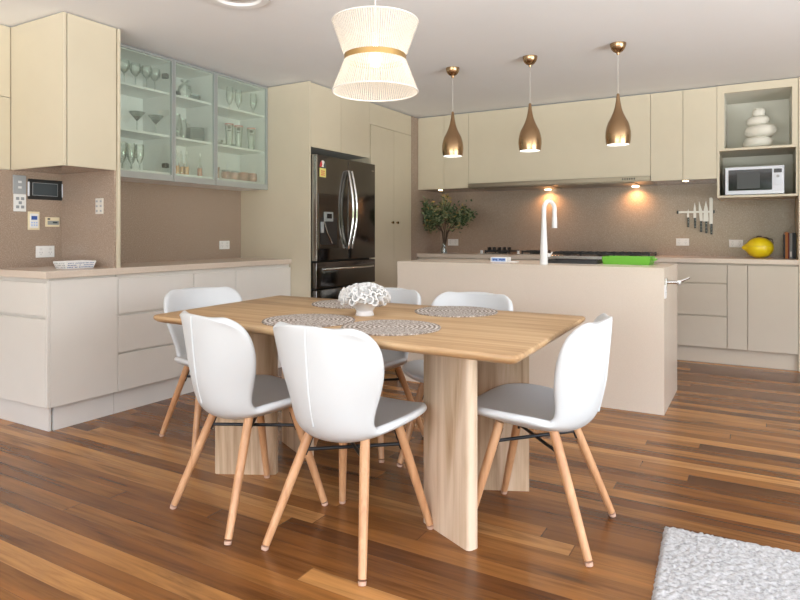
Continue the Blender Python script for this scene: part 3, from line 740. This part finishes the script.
# books
bks = [(.196, .010, .205, 'book_dark', 'thin dark green book standing leftmost beside the lemon jar'), (.207, .018, .225, 'book_orange', 'orange-spined book standing on the back bench'),
       (.226, .010, .22, 'book_red', 'thin dark red book between the orange and grey books'), (.237, .020, .215, 'book_grey', 'grey book with a light spine on the back bench'), (.258, .025, .22, 'book_dark', 'thick black book standing rightmost, against the tall cabinet')]
for x, w, h, mt, lab in bks:
    t = thing('book', lab, 'book', (x+w/2, 6.30, .90), 'cook books on the back bench')
    bm = B(x, x+.002, 6.22, 6.38, .90, .90+h); box(bm, x+w-.002, x+w, 6.22, 6.38, .90, .90+h); box(bm, x+.002, x+w-.002, 6.22, 6.223, .90, .90+h); part('cover', bm, mt, t)
    part('pages', B(x+.002, x+w-.002, 6.223, 6.375, .903, .897+h), 'paper', t)
    if mt in ('book_grey',): part('label', B(x+.004, x+w-.004, 6.2190, 6.22, .915, .96), 'white', t)

# vase with branches
vx, vy = -2.957, 6.08
t = thing('bud_vase', 'small clear glass bud vase on the back bench holding leafy branches', 'vase', (vx, vy, .90))
part('body', L([(.03, 0), (.032, .01), (.028, .05), (.018, .085), (.016, .105), (.021, .118), (.018, .118), (.013, .10), (.024, .05), (.027, .012)], (vx, vy, .90), 24, cap0=True), 'clear_glass', t, smooth=True)
part('water', L([(.001, .008), (.024, .008), (.022, .055), (.001, .055)], (vx, vy, .90), 20), 'grey_glass', t, smooth=True)
t = thing('leafy_branches', 'bushy bunch of dark green leafy branches with yellow buds in a glass vase', 'plant', (vx, vy, .92))
random.seed(11); stem = bmesh.new(); gr_, pl_, ye_ = bmesh.new(), bmesh.new(), bmesh.new(); tips = []
def leaf(bm, p, d, ln, w):
    d = d.normalized(); s = d.cross(Vector((random.uniform(-1, 1), random.uniform(-1, 1), random.uniform(-1, 1)))).normalized(); up = d.cross(s)
    a = bm.verts.new(p); b = bm.verts.new(p+d*ln*.5+s*w+up*w*.3); c = bm.verts.new(p+d*ln); e = bm.verts.new(p+d*ln*.5-s*w+up*w*.3); m = bm.verts.new(p+d*ln*.5)
    bm.faces.new((a, b, m)); bm.faces.new((b, c, m)); bm.faces.new((a, m, e)); bm.faces.new((m, c, e))
ends = [(-.21, .33, .0), (-.22, .44, .03), (-.20, .52, -.02), (-.22, .56, -.05), (-.10, .50, .06), (.02, .60, 0), (.10, .52, -.08), (.20, .46, .05), (.30, .40, -.03), (.27, .50, 0), (-.05, .40, -.10), (.18, .34, .02), (-.18, .36, -.04), (-.19, .50, -.02), (.06, .44, .08), (-.21, .39, .05), (.31, .44, .03)]
for ex_, ez, ey_ in ends:
    a = Vector((vx, vy, .93)); mid = Vector((vx+ex_*.12+.01, vy+ey_*.3, 1.13)); k1 = Vector((vx+ex_*.5, vy+ey_*.7, 1.13+(ez-.2)*.5)); e_ = Vector((vx+ex_*1.0, vy+ey_, .885+ez))
    pts = [a, mid, k1, e_]; tube(stem, pts, [.004, .0035, .0025, .0015], 6)
    for i in range(120):
        u = random.uniform(.10, 1); p = k1.lerp(e_, u)+Vector((random.gauss(0, .036), random.gauss(0, .03), random.gauss(0, .034)))
        p.x = max(p.x, -3.155)
        d = Vector((random.uniform(-1, 1)+ex_, random.uniform(-.7, .4), random.uniform(-.5, 1.)))
        q = random.random(); leaf(gr_ if q < .55 else pl_ if q < .94 else ye_, p, d, random.uniform(.03, .052), random.uniform(.006, .011))
for i in range(26):
    p = Vector((vx+.03+random.gauss(0, .025), vy+random.gauss(0, .02), 1.50+random.gauss(0, .02))); leaf(ye_, p, Vector((random.uniform(-1, 1), random.uniform(-1, 1), 1)), .03, .007)
part('stem', stem, 'branch', t, smooth=True); part('foliage', gr_, 'leaf_green', t, stuff=True); part('foliage', pl_, 'leaf_pale', t, stuff=True); part('bud', ye_, 'leaf_yellow', t, stuff=True)

# patterned dish on left bench
t = thing('serving_dish', 'rectangular white dish with blue pattern on the corner of the left bench', 'dish', (-3.60, 2.275, .90))
d0 = part('dish', tray_bm(-.052, .052, -.088, .088, 0, .044, .013, .004), 'white', None, smooth=True)
Rz = math.radians(0); d0.parent = t; d0.location = (0, 0, 0); 
for v in d0.data.vertices: v.co.z += 0
bm = bmesh.new(); random.seed(3)
def dot(bm, c, n, s, r):
    c = Vector(c); n = Vector(n).normalized(); s = Vector(s).normalized(); u = n.cross(s); k = 7
    vs = [bm.verts.new(c+(s*math.cos(2*PI*j/k)*r*1.5+u*math.sin(2*PI*j/k)*r)) for j in range(k)]; bm.faces.new(vs)
for i in range(18):
    for j in range(3):
        f = (j+.7)/3.6; y = -.078+i*.0092; 
        if random.random() < .85: dot(bm, (-3.60+.052+.013*f+.0008, 2.275+y, .90+.044*f), (1, 0, -.3), (random.uniform(-.3, .3), 1, random.uniform(-1, 1)), .0026)
part('pattern', bm, 'blue_ink', t)
bm = bmesh.new()
for i in range(11):
    for j in range(3):
        f = (j+.7)/3.6; x = -.045+i*.0092
        if random.random() < .85: dot(bm, (-3.60+x, 2.275-.088-.013*f-.0008, .90+.044*f), (0, -1, -.3), (1, random.uniform(-.3, .3), random.uniform(-1, 1)), .0026)
part('pattern', bm, 'grey_ink', t)

# ------------------------------------------------------------------ glassware in the cabinets
ORD = {}
def ware(name, prof, mat, x, y, z, label, cat, group, extra=None, n=20):
    key = (name, tuple(prof))
    if key in ORD:
        src = ORD[key]; r = dup(src, (x, y, z), 0, label); r['category'] = cat; r['group'] = group; return r
    t = thing(name, label, cat, (x, y, z), group)
    part('glass' if 'bottle' not in name else 'bottle_body', L([(a, b) for a, b in prof], (x, y, z), n, cap0=True), mat, t, smooth=True, angle=60)
    if extra: extra(t, x, y, z)
    ORD[key] = t; return t
Z1, Z2, Z3 = 1.550, 1.822, 2.130
wine = [(.034, 0), (.034, .002), (.006, .006), (.004, .02), (.004, .075), (.016, .085), (.036, .11), (.040, .135), (.034, .165), (.033, .165), (.038, .135), (.034, .112), (.012, .09)]
nm = ['first', 'second', 'third', 'fourth', 'fifth']
for i, y in enumerate((2.715, 2.815, 2.895, 2.975)):
    ware('wine_glass', wine, 'clear_glass', -3.74-.015*(i % 2), y, Z3, f'round-bowled wine glass on the top left cabinet shelf, {nm[i]} from the left', 'glass', 'wine glasses on the top shelf')
mart = [(.035, 0), (.035, .002), (.006, .005), (.004, .07), (.006, .078), (.055, .135), (.054, .135), (.008, .083)]
def drink(t, x, y, z): part('tinted_base', L([(.005, .079), (.027, .103), (.001, .103)], (x, y, z), 18), 'smoky_glass', t)
for i, y in enumerate((2.82, 2.975)):
    ware('cocktail_glass', mart, 'clear_glass', -3.745, y, Z2, ('left' if i == 0 else 'right')+' of two cone-shaped cocktail glasses with smoky base behind the left glass door', 'glass', 'cocktail glasses', drink)
flute = [(.032, 0), (.032, .002), (.005, .006), (.004, .05), (.016, .065), (.028, .10), (.030, .15), (.027, .185), (.026, .185), (.028, .15), (.024, .10)]
for i, (x, y) in enumerate(((-3.75, 2.71), (-3.83, 2.765), (-3.75, 2.775), (-3.83, 2.84), (-3.75, 2.845))):
    ware('stemmed_glass', flute, 'clear_glass', x, y, Z1, f'tall stemmed glass on the bottom shelf behind the left door, {nm[i]} from the left', 'glass', 'stemmed glasses on the bottom shelf')
dec = [(.05, 0), (.055, .01), (.055, .07), (.045, .10), (.022, .115), (.022, .13), (.034, .14), (.034, .145), (.018, .13), (.042, .095), (.05, .07)]
ware('glass_jug', dec, 'clear_glass', -3.765, 3.255, Z3, 'round clear glass decanter on the top shelf of the middle cabinet', 'jug', 'jugs in the middle cabinet')
cup = [(.02, 0), (.034, .012), (.04, .045), (.038, .045), (.03, .012)]
for i, (x, y) in enumerate(((-3.75, 3.355), (-3.83, 3.40))):
    ware('glass_bowl', cup, 'grey_glass', x, y-.01, Z3, ('left' if i == 0 else 'right')+' small smoky glass bowl on the middle cabinet top shelf', 'bowl', 'small bowls')
single('tea_strainer', L([(.02, 0), (.028, .01), (.028, .03), (.02, .04), (.004, .042)], (-3.735, 3.155, Z3), 20, cap0=True, cap1=True), 'black_metal', 'small dark metal pot on the top shelf of the middle glass cabinet', 'pot', smooth=True)
jug = [(.04, 0), (.046, .01), (.050, .08), (.040, .13), (.032, .16), (.036, .175), (.034, .175), (.030, .16), (.046, .08), (.04, .012)]
def jh(t, x, y, z): part('handle', T([(x, y+.035, z+.15), (x, y+.07, z+.14), (x, y+.075, z+.09), (x, y+.045, z+.05)], .005, 8), 'clear_glass', t, smooth=True)
ware('glass_jug', jug, 'clear_glass', -3.74, 3.15, Z2, 'tall clear glass jug with handle, left on the middle cabinet shelf', 'jug', 'jugs in the middle cabinet', jh)
ware('glass_jug', jug, 'clear_glass', -3.85, 3.30, Z2, 'tall clear glass jug behind the stacked glass plates in the middle cabinet', 'jug', 'jugs in the middle cabinet')
plate = [(.03, 0), (.05, .004), (.066, .014), (.064, .014), (.05, .007)]
for i in range(7): ware('glass_plate', plate, 'clear_glass', -3.755, 3.355, Z2+.0145*i, f'clear glass plate in the middle cabinet stack, {["bottom", "second", "third", "fourth", "fifth", "sixth", "top"][i]} from the shelf upward', 'plate', 'stacked glass plates')
bot = [(.019, 0), (.021, .004), (.021, .07), (.014, .09), (.007, .105), (.0065, .15), (.009, .152), (.009, .165)]
def liq(m):
    def f(t, x, y, z):
        part('liquid', L([(.001, .003), (.0185, .003), (.0185, .068), (.001, .07)], (x, y, z), 16), m, t, smooth=True)
        part('cap', L([(.0075, .16), (.0075, .185), (.001, .187)], (x, y, z), 12), 'white', t, smooth=True)
    return f
for i, (x, y) in enumerate(((-3.75, 3.165), (-3.78, 3.235), (-3.75, 3.255))): ware('small_bottle', bot, 'clear_glass', x, y, Z1, f'slim bottle of orange liquid in the middle cabinet, {nm[i]} from the left', 'bottle', 'orange bottles', liq('orange_liquid'))
ware('small_bottle', [(a*.9, b) for a, b in bot], 'clear_glass', -3.76, 3.395, Z1, 'slim bottle of reddish liquid standing alone at the right of the middle cabinet', 'bottle', 'orange bottles', liq('red_liquid'))
tall = [(.030, 0), (.030, .002), (.005, .006), (.004, .04), (.014, .05), (.030, .09), (.032, .13), (.026, .185), (.025, .185), (.030, .13), (.026, .09)]
for i, (x, y) in enumerate(((-3.76, 3.71), (-3.77, 3.82), (-3.75, 3.975))): ware('wine_glass', tall, 'clear_glass', x, y, Z3, f'tall narrow wine glass on the right cabinet top shelf, {nm[i]} from the left', 'glass', 'tall glasses in the right cabinet')
beer = [(.026, 0), (.027, .008), (.030, .10), (.036, .19), (.0345, .19), (.028, .10), (.024, .012)]
def mark(t, x, y, z):
    bm = bmesh.new()
    for k_ in range(2):
        zz = z+(.158 if k_ == 0 else .128); 
        for j in range(6):
            a0 = math.radians(-45-24+8*j); a1 = a0+math.radians(8); rr = .0355 if k_ == 0 else .0335; h = (.012 if 0 < j < 5 else .007) if k_ == 0 else .004
            vs = [bm.verts.new((x+rr*math.cos(a), y+rr*math.sin(a), zz+s*h)) for a, s in ((a0, -1), (a1, -1), (a1, 1), (a0, 1))]; bm.faces.new(vs)
    part('printed_mark', bm, 'black', t)
    part('rim_mark', L([(.0365, .180), (.0368, .187)], (x, y, z), 24), 'red_ink', t)
for i, (x, y) in enumerate(((-3.745, 3.69), (-3.75, 3.80), (-3.74, 3.94))): ware('beer_glass', beer, 'clear_glass', x, y, Z2, f'tall beer glass with dark printed mark in the right cabinet, {nm[i]} from the left', 'glass', 'printed beer glasses', mark)
bowl = [(.02, 0), (.04, .015), (.052, .045), (.050, .045), (.037, .017)]
for i, (x, y) in enumerate(((-3.78, 3.59), (-3.86, 3.80))): ware('glass_bowl', bowl, 'clear_glass', x, y, Z2, ('left' if i == 0 else 'right')+' clear glass bowl beside the printed beer glasses', 'bowl', 'bowls by the beer glasses')
tum = [(.028, 0), (.035, .008), (.0395, .04), (.036, .078), (.034, .078), (.038, .04), (.032, .01)]
for i, (y, m) in enumerate(((3.665, 'g'), (3.762, 'g'), (3.868, 'p'), (3.97, 'p'))):
    pr = tum if m == 'p' else [(a+.0001, b) for a, b in tum]
    def rim(t, x, y, z): part('rim', L([(.0375, .066), (.0368, .080), (.034, .080)], (x, y, z), 24), 'switch_grey', t)
    ware('tumbler', pr, 'pink_glass', -3.755, y, Z1, ('left' if i in (0, 2) else 'right')+(' pink tumbler with a grey rim' if m == 'g' else ' plain pink glass tumbler')+' on the bottom shelf of the right cabinet', 'glass', 'pink tumblers', rim if m == 'g' else None)
ware('tumbler', [(.018, 0), (.022, .01), (.018, .05), (.024, .095), (.022, .095), (.016, .05)], 'pink_glass', -3.755, 3.565, Z1, 'slim brownish pink glass at the left end of the right cabinet bottom shelf', 'glass', 'pink tumblers')

# ------------------------------------------------------------------ dining table
TC = Vector((-1.515, 2.275, 0)); TA = math.radians(-1.2)
t = thing('dining_table', 'rectangular light oak dining table with slab legs set in open vees', 'table', (0, 0, 0))
def top_bm():
    cs = [Vector((*loc_(q), 0)) for q in ((-.606, 1.737), (-.646, 2.742), (-2.425, 2.790), (-2.320, 1.815))]; bm = bmesh.new(); lv = []
    for z, d in ((.716, .030), (.722, .012), (.732, .002), (.740, 0), (.747, .003), (.75, .009)):
        ring = []
        for i in range(4):
            c, pv, nx_ = cs[i], cs[i-1], cs[(i+1) % 4]; u = (pv-c).normalized(); w = (nx_-c).normalized(); r_ = .020 if i < 2 else .035
            q0 = c+(u+w)*d
            for k_ in range(6):
                t_ = k_/5; ring.append(bm.verts.new(Vector((0, 0, z))+q0+u*r_*(1-t_)**2+w*r_*t_**2))
        lv.append(ring)
    n = len(lv[0])
    for i in range(len(lv)-1):
        for j in range(n): bm.faces.new((lv[i][j], lv[i][(j+1) % n], lv[i+1][(j+1) % n], lv[i+1][j]))
    bm.faces.new(lv[0][::-1]); bm.faces.new(lv[-1]); return bm
def loc_(p): q = Vector((p[0], p[1], 0))-TC; q.rotate(Matrix.Rotation(-TA, 3, 'Z')); return (q.x, q.y)
part('tabletop', top_bm(), 'table_oak', t, smooth=True, angle=40)
def slab(p0, p1, inner):
    p0 = Vector((*p0, 0)); p1 = Vector((*p1, 0)); d = (p1-p0).normalized(); nrm = Vector((-d.y, d.x, 0))*inner; ln = (p1-p0).length; th = .052
    bm = bmesh.new(); vs = bmesh.ops.create_cube(bm, size=1)['verts']
    for v in vs: v.co = p0+d*((v.co.x+.5)*ln)+nrm*((v.co.y+.5)*th)+Vector((0, 0, (v.co.z+.5)*.7165))
    es = [e for e in bm.edges if abs(e.verts[0].co.z-e.verts[1].co.z) > .1]
    bmesh.ops.bevel(bm, geom=es, offset=.017, segments=4, affect='EDGES', profile=.5)
    part('leg', bm, 'slab_oak', t, smooth=True, angle=40)
def loc_(p): q = Vector((p[0], p[1], 0))-TC; q.rotate(Matrix.Rotation(-TA, 3, 'Z')); return (q.x, q.y)
slab(loc_((-1.120, 2.108)), loc_((-.872, 1.984)), 1); slab(loc_((-1.120, 2.514)), loc_((-.872, 2.630)), -1)
slab(loc_((-2.172, 2.045)), loc_((-1.915, 2.178)), 1); slab(loc_((-2.172, 2.590)), loc_((-1.915, 2.457)), -1)
bm = bmesh.new(); box(bm, -.82, -.30, -.02, .02, .700, .7163, bev=.002); part('brace', bm, 'slab_oak', t)
t.location = TC; t.rotation_euler = (0, 0, TA)

# placemats
def mat_bm():
    return L([(.001, 0), (.188, 0), (.190, .003), (.188, .006), (.001, .006)], (0, 0, 0), 72)
pm = single('placemat', mat_bm(), 'placemat_weave', 'round woven grey placemat, near side, left of the two in front of the white ornament', 'placemat', 'woven placemats', origin=(0, 0, 0), smooth=True)
pm.location = (-1.594, 2.013, .75)
for p, lab in (((-1.205, 2.018), 'round woven grey placemat, near side, closer to the table end with the single right-hand chair'), ((-1.196, 2.584), 'round woven grey placemat on the far side, in front of the right far chair'), ((-1.80, 2.60), 'round woven grey placemat on the far side, half hidden behind the white ornament')):
    c = dup(pm, (p[0], p[1], .75), random.uniform(0, 6), lab)

# ornament
oc = Vector((-1.492, 2.275, .75))
t = thing('coral_ornament', 'white ceramic coral-like ornament with curled petals on a small foot, on the table', 'ornament', tuple(oc))
part('foot', L([(.038, 0), (.041, .004), (.038, .012), (.037, .022), (.046, .036), (.066, .050), (.088, .066), (.085, .070), (.001, .07)], tuple(oc), 32, cap0=True), 'ceramic', t, smooth=True)
bm = bmesh.new(); random.seed(5); core = bmesh.ops.create_uvsphere(bm, u_segments=24, v_segments=14, radius=1)
for v in core['verts']: v.co = oc+Vector((v.co.x*.088, v.co.y*.088, .072+(v.co.z if v.co.z > 0 else v.co.z*.35)*.046))
N = 84
for i in range(N):
    u = (i+.5)/N; ph = i*2.39996; el = math.asin(min(.999, u*1.08-.10 if u*1.08-.10 > -.12 else -.12)); 
    nrm = Vector((math.cos(el)*math.cos(ph), math.cos(el)*math.sin(ph), math.sin(el)))
    c = oc+Vector((nrm.x*.092, nrm.y*.092, .072+nrm.z*.050))
    tg = nrm.cross(Vector((random.uniform(-1, 1), random.uniform(-1, 1), random.uniform(-1, 1)))).normalized(); bt = nrm.cross(tg)
    R0 = random.uniform(.011, .018); a0 = random.uniform(0, 6.28); sw = random.uniform(3.2, 5.0); hgt = random.uniform(.014, .026); k = 10; th = .0034
    rows = []
    for j in range(k+1):
        a = a0+sw*j/k; rr = R0*(1-.35*j/k); ctr = c+(tg*math.cos(a)+bt*math.sin(a))*rr; rad = (tg*math.cos(a)+bt*math.sin(a))
        rows.append([bm.verts.new(ctr+rad*th-nrm*.006), bm.verts.new(ctr+rad*th*1.3+nrm*hgt), bm.verts.new(ctr-rad*th*.4+nrm*hgt), bm.verts.new(ctr-rad*th-nrm*.006)])
    for j in range(k):
        for q in range(3): bm.faces.new((rows[j][q], rows[j+1][q], rows[j+1][q+1], rows[j][q+1]))
    bm.faces.new(rows[0]); bm.faces.new(rows[-1][::-1])
part('coral_petals', bm, 'ceramic', t, smooth=True, angle=50)

# ------------------------------------------------------------------ dining chairs
ST = [  # yc, zc, halfwidth, wrap(forward), lift
 (-.262, .818, .158, .022, -.008), (-.262, .812, .194, .046, -.010), (-.259, .788, .218, .080, -.006), (-.252, .735, .230, .104, 0), (-.243, .67, .227, .118, 0), (-.233, .60, .206, .122, 0),
 (-.222, .545, .184, .118, .002), (-.204, .482, .168, .100, .006), (-.170, .434, .172, .088, .022), (-.115, .412, .192, .056, .052), (-.045, .407, .216, .02, .070), (.035, .412, .232, 0, .072),
 (.11, .425, .234, 0, .062), (.175, .440, .222, -.006, .044), (.228, .451, .200, -.016, .026), (.258, .453, .166, -.026, .012), (.272, .447, .118, -.020, .004)]
def shell_bm():
    bm = bmesh.new(); n = 15; g = []
    for q_, (yc, zc, w, wr_, lf) in enumerate(ST):
        zc -= .016; yc += .024*max(0, 1-q_/8)
        row = []
        for i in range(n):
            s = -1+2*i/(n-1); a = abs(s)
            row.append(bm.verts.new((w*(s*1.0), yc+wr_*a**2.1, zc+lf*a**2.2)))
        g.append(row)
    for i in range(len(g)-1):
        for j in range(n-1): bm.faces.new((g[i][j], g[i][j+1], g[i+1][j+1], g[i+1][j]))
    return bm
chair = thing('dining_chair', 'x', 'chair', (0, 0, 0), 'white dining chairs around the table')
sh = part('seat_shell', shell_bm(), 'shell_white', chair, smooth=True, angle=180, mods=[('SOLIDIFY', dict(thickness=.030, offset=.1)), ('SUBSURF', dict(levels=2, render_levels=2))])
# back seam piping follows the centre line on the rear face
prof = [Vector((0, yc+.024*max(0, 1-i/8), zc-.016)) for i, (yc, zc, w_, a_, b_) in enumerate(ST)]; pts = []
for i in range(1, 8):
    tg = (prof[i+1]-prof[i-1]).normalized(); pts.append(prof[i]+Vector((0, tg.z, -tg.y))*(.0142 if i < 6 else .0115))
part('seam', T(pts, .0028, 8), 'seam_white', sh, smooth=True)
LT = [(.118, -.078), (-.118, -.078), (.125, .120), (-.125, .120)]; LB = [(.210, -.224), (-.210, -.224), (.208, .222), (-.208, .222)]
for (a, b), (c, d) in zip(LT, LB):
    p0 = Vector((a, b, .408)); p1 = Vector((c, d, .004))
    pts = [p0.lerp(p1, s) for s in (0, .1, .5, .97)]
    lg = part('leg', T(pts, [.0165, .0175, .0165, .0135], 16), 'beech', chair, smooth=True)
    e = p1; dd = (p1-p0).normalized()
    bm = T([p0.lerp(p1, .982), e+Vector((0, 0, -.004))+dd*0], [.0138, .0125], 16); part('foot_cap', bm, 'foot_pad', lg, smooth=True)
def at_leg(i, z): p0 = Vector((*LT[i], .408)); p1 = Vector((*LB[i], .004)); return p0.lerp(p1, (.408-z)/.404)
bm = bmesh.new()
for i, j in ((0, 3), (1, 2)):
    z = .338 if i == 0 else .330
    a, b = at_leg(i, z), at_leg(j, z); tube(bm, [a, b], .0065, 10)
part('cross_brace', bm, 'black_metal', chair, smooth=True)
for i in range(4):
    a, b = at_leg(i, .385), at_leg(i, .312); ctr = Vector((0, 0, 0)); inn = Vector((-a.x, -a.y, 0)).normalized()*.016
    bm = T([a+inn, b+inn], .0055, 8); tube(bm, [b+inn, b], .004, 8); part('bracket', bm, 'black_metal', chair, smooth=True)
places = [((-1.280, 1.860), -2, 'white shell dining chair in the centre foreground with its back to the camera'),
          ((-1.785, 1.872), -14, 'white shell dining chair left of the foreground one, on the near long side'),
          ((-.712, 2.308), 91, 'white shell dining chair alone at the right-hand end of the table'),
          ((-2.545, 2.405), -110, 'white shell dining chair at the left-hand end, beside the drawers'),
          ((-1.785, 2.775), 180, 'white shell dining chair on the far side behind the coral ornament'),
          ((-1.27, 2.775), 180, 'white shell dining chair on the far side next to the island, right of the ornament')]
for i, ((x, y), r, lab) in enumerate(places):
    if i == 0: chair.location = (x, y, 0); chair.rotation_euler = (0, 0, math.radians(r)); chair['label'] = lab
    else: dup(chair, (x, y, 0), math.radians(r), lab)

# ------------------------------------------------------------------ rug
def rug_bm():
    bm = bmesh.new(); x0, x1, y0, y1, s = -.304, 1.3, .9, 2.515, .0065; nx = int((x1-x0)/s); ny = int((y1-y0)/s); g = []
    for j in range(ny+1):
        row = []
        for i in range(nx+1):
            x = x0+i*s; y = y0+j*s; e = min(i, nx-i, j, ny-j); h = .016*min(1, (e/2.2)**.5) if e else 0
            if e: h += .0045*noise.noise((x*120, y*45, 1))+.003*noise.noise((x*60, y*110, 4))
            jx = .003*noise.noise((x*80, y*80, 9)) ; jy = .003*noise.noise((x*80, y*80, 19))
            if e == 0: jx *= 1.6; jy *= 1.6
            row.append(bm.verts.new((x+jx, y+jy, max(.0, h))))
        g.append(row)
    for j in range(ny):
        for i in range(nx): bm.faces.new((g[j][i], g[j][i+1], g[j+1][i+1], g[j+1][i]))
    return bm
rug = single('rug', rug_bm(), 'rug_pile', 'pale grey tufted rug on the wooden floor in the bottom right corner', 'rug', smooth=True, angle=180, origin=(-.304, 2.515, 0)); rug.rotation_euler = (0, 0, math.radians(2.9))

# ------------------------------------------------------------------ lamps
def point(name, loc, e, col, r=.03):
    l = bpy.data.lights.new(name, 'POINT'); l.energy = e; l.color = col; l.shadow_soft_size = r; o = bpy.data.objects.new(name, l); C.objects.link(o); o.location = loc; return o
def spot(name, loc, e, col, ang, blend=.6, rot=(0, 0, 0)):
    l = bpy.data.lights.new(name, 'SPOT'); l.energy = e; l.color = col; l.spot_size = math.radians(ang); l.spot_blend = blend; l.shadow_soft_size = .02
    o = bpy.data.objects.new(name, l); C.objects.link(o); o.location = loc; o.rotation_euler = rot; return o
px_, py_ = -1.466, 2.32
t = thing('pendant_lamp', 'large white string pendant lamp pinched by a brass band above the dining table', 'pendant lamp', (px_, py_, 1.735))
zb, zw, zt_ = 1.737, 1.885, 2.045
def shade(z0, r0, z1, r1): return L([(r0+(r1-r0)*i/6, z0+(z1-z0)*i/6) for i in range(7)], (px_, py_, 0), 220, amp=.0018)
part('lower_shade', shade(zb, .190, zw, .132), 'string_shade', t); part('upper_shade', shade(zw, .132, zt_, .190), 'string_shade', t)
part('band', L([(.133, zw-.012), (.1375, zw-.012), (.1375, zw+.012), (.133, zw+.012), (.133, zw-.012)], (px_, py_, 0), 64), 'brass', t, smooth=True)
for z in (zb, zt_): part('rim', T([(px_+.190*math.cos(2*PI*i/48), py_+.190*math.sin(2*PI*i/48), z) for i in range(49)], .0035, 8, cap=False), 'cord_white', t, smooth=True)
bm = L([(.001, 0), (.02, .006), (.03, .03), (.026, .055), (.014, .075), (.013, .10)], (px_, py_, 1.845), 20); part('bulb', bm, 'lamp_glow', t, smooth=True)
part('socket', L([(.016, 0), (.018, .05), (.006, .06)], (px_, py_, 1.945), 16, cap1=True), 'white', t, smooth=True)
bm = bmesh.new()
for i in range(3):
    a = 2*PI*i/3; tube(bm, [(px_+.012*math.cos(a), py_+.012*math.sin(a), 1.975), (px_+.190*math.cos(a), py_+.190*math.sin(a), zt_)], .002, 6)
part('spider', bm, 'cord_white', t)
part('cord', T([(px_, py_, 2.0), (px_, py_, CZ-.02)], .0028, 8), 'cord_white', t)
part('ceiling_rose', L([(.05, 0), (.05, -.012), (.03, -.024), (.004, -.026)], (px_, py_, CZ), 28, cap0=True), 'white', t, smooth=True)
point('pendant_bulb_light', (px_, py_, 1.83), 1.1, (1, .86, .70), .04)

tear = [(.0745, 0), (.079, .025), (.082, .055), (.0805, .085), (.075, .115), (.066, .145), (.050, .175), (.036, .205), (.0255, .235), (.0185, .265), (.0135, .295), (.0105, .325), (.0085, .338), (.004, .342)]
inn = [(max(.003, r-.003), z) for r, z in tear]
first = None
for i, x in enumerate((-2.022, -1.412, -.806)):
    lab = ['left one, nearest the pantry, of three copper teardrop pendant lamps', 'middle one of three copper teardrop pendant lamps over the island', 'right-hand one of three copper teardrop pendant lamps over the island'][i]
    y = 4.31; z0 = 1.705
    if i == 0:
        t = thing('teardrop_pendant', lab, 'pendant lamp', (x, y, z0), 'teardrop pendants over the island')
        part('shade', L(tear, (x, y, z0), 40), 'brass_brushed' if 'brass_brushed' in M else 'bronze', t, smooth=True)
        part('shade_lining', L(inn[:10], (x, y, z0), 40), 'shade_inner', t, smooth=True)
        part('bulb', L([(.001, .012), (.045, .016), (.05, .03), (.02, .08), (.012, .10)], (x, y, z0), 24), 'lamp_glow', t, smooth=True)
        part('cord', T([(x, y, z0+.338), (x, y, CZ-.07)], .0011, 6), 'cord_white', t)
        part('ceiling_canopy', L([(.052, 0), (.051, -.015), (.044, -.035), (.030, -.052), (.012, -.062), (.008, -.075), (.001, -.076)], (x, y, CZ), 32, cap0=True), 'bronze', t, smooth=True)
        first = t
    else: dup(first, (x, y, z0), 0, lab)
    spot('teardrop_light', (x, y, z0+.005), 6, (1, .9, .8), 130)
for x in (-1.905, -1.035): spot('hood_lamp_light', (x, 6.415, 1.566), 9, (1, .50, .20), 160, .9)
for x, z in ((-3.00, ZU-.01), (-.556, ZU-.016)): spot('downlight_light', (x, 6.10, z), 2.0, (1, .62, .35), 130, .9)

# ceiling vent ring
t = thing('ceiling_vent', 'round white ring vent on the ceiling at the top edge of the photo', 'vent', (-2.40, 2.42, CZ-.014))
part('ring', L([(.12, 0), (.13, -.012), (.165, -.014), (.178, 0)], (-2.40, 2.42, CZ), 48), 'white', t, smooth=True)
part('disc', L([(.001, -.006), (.085, -.006), (.095, 0)], (-2.40, 2.42, CZ), 40), 'white', t, smooth=True)
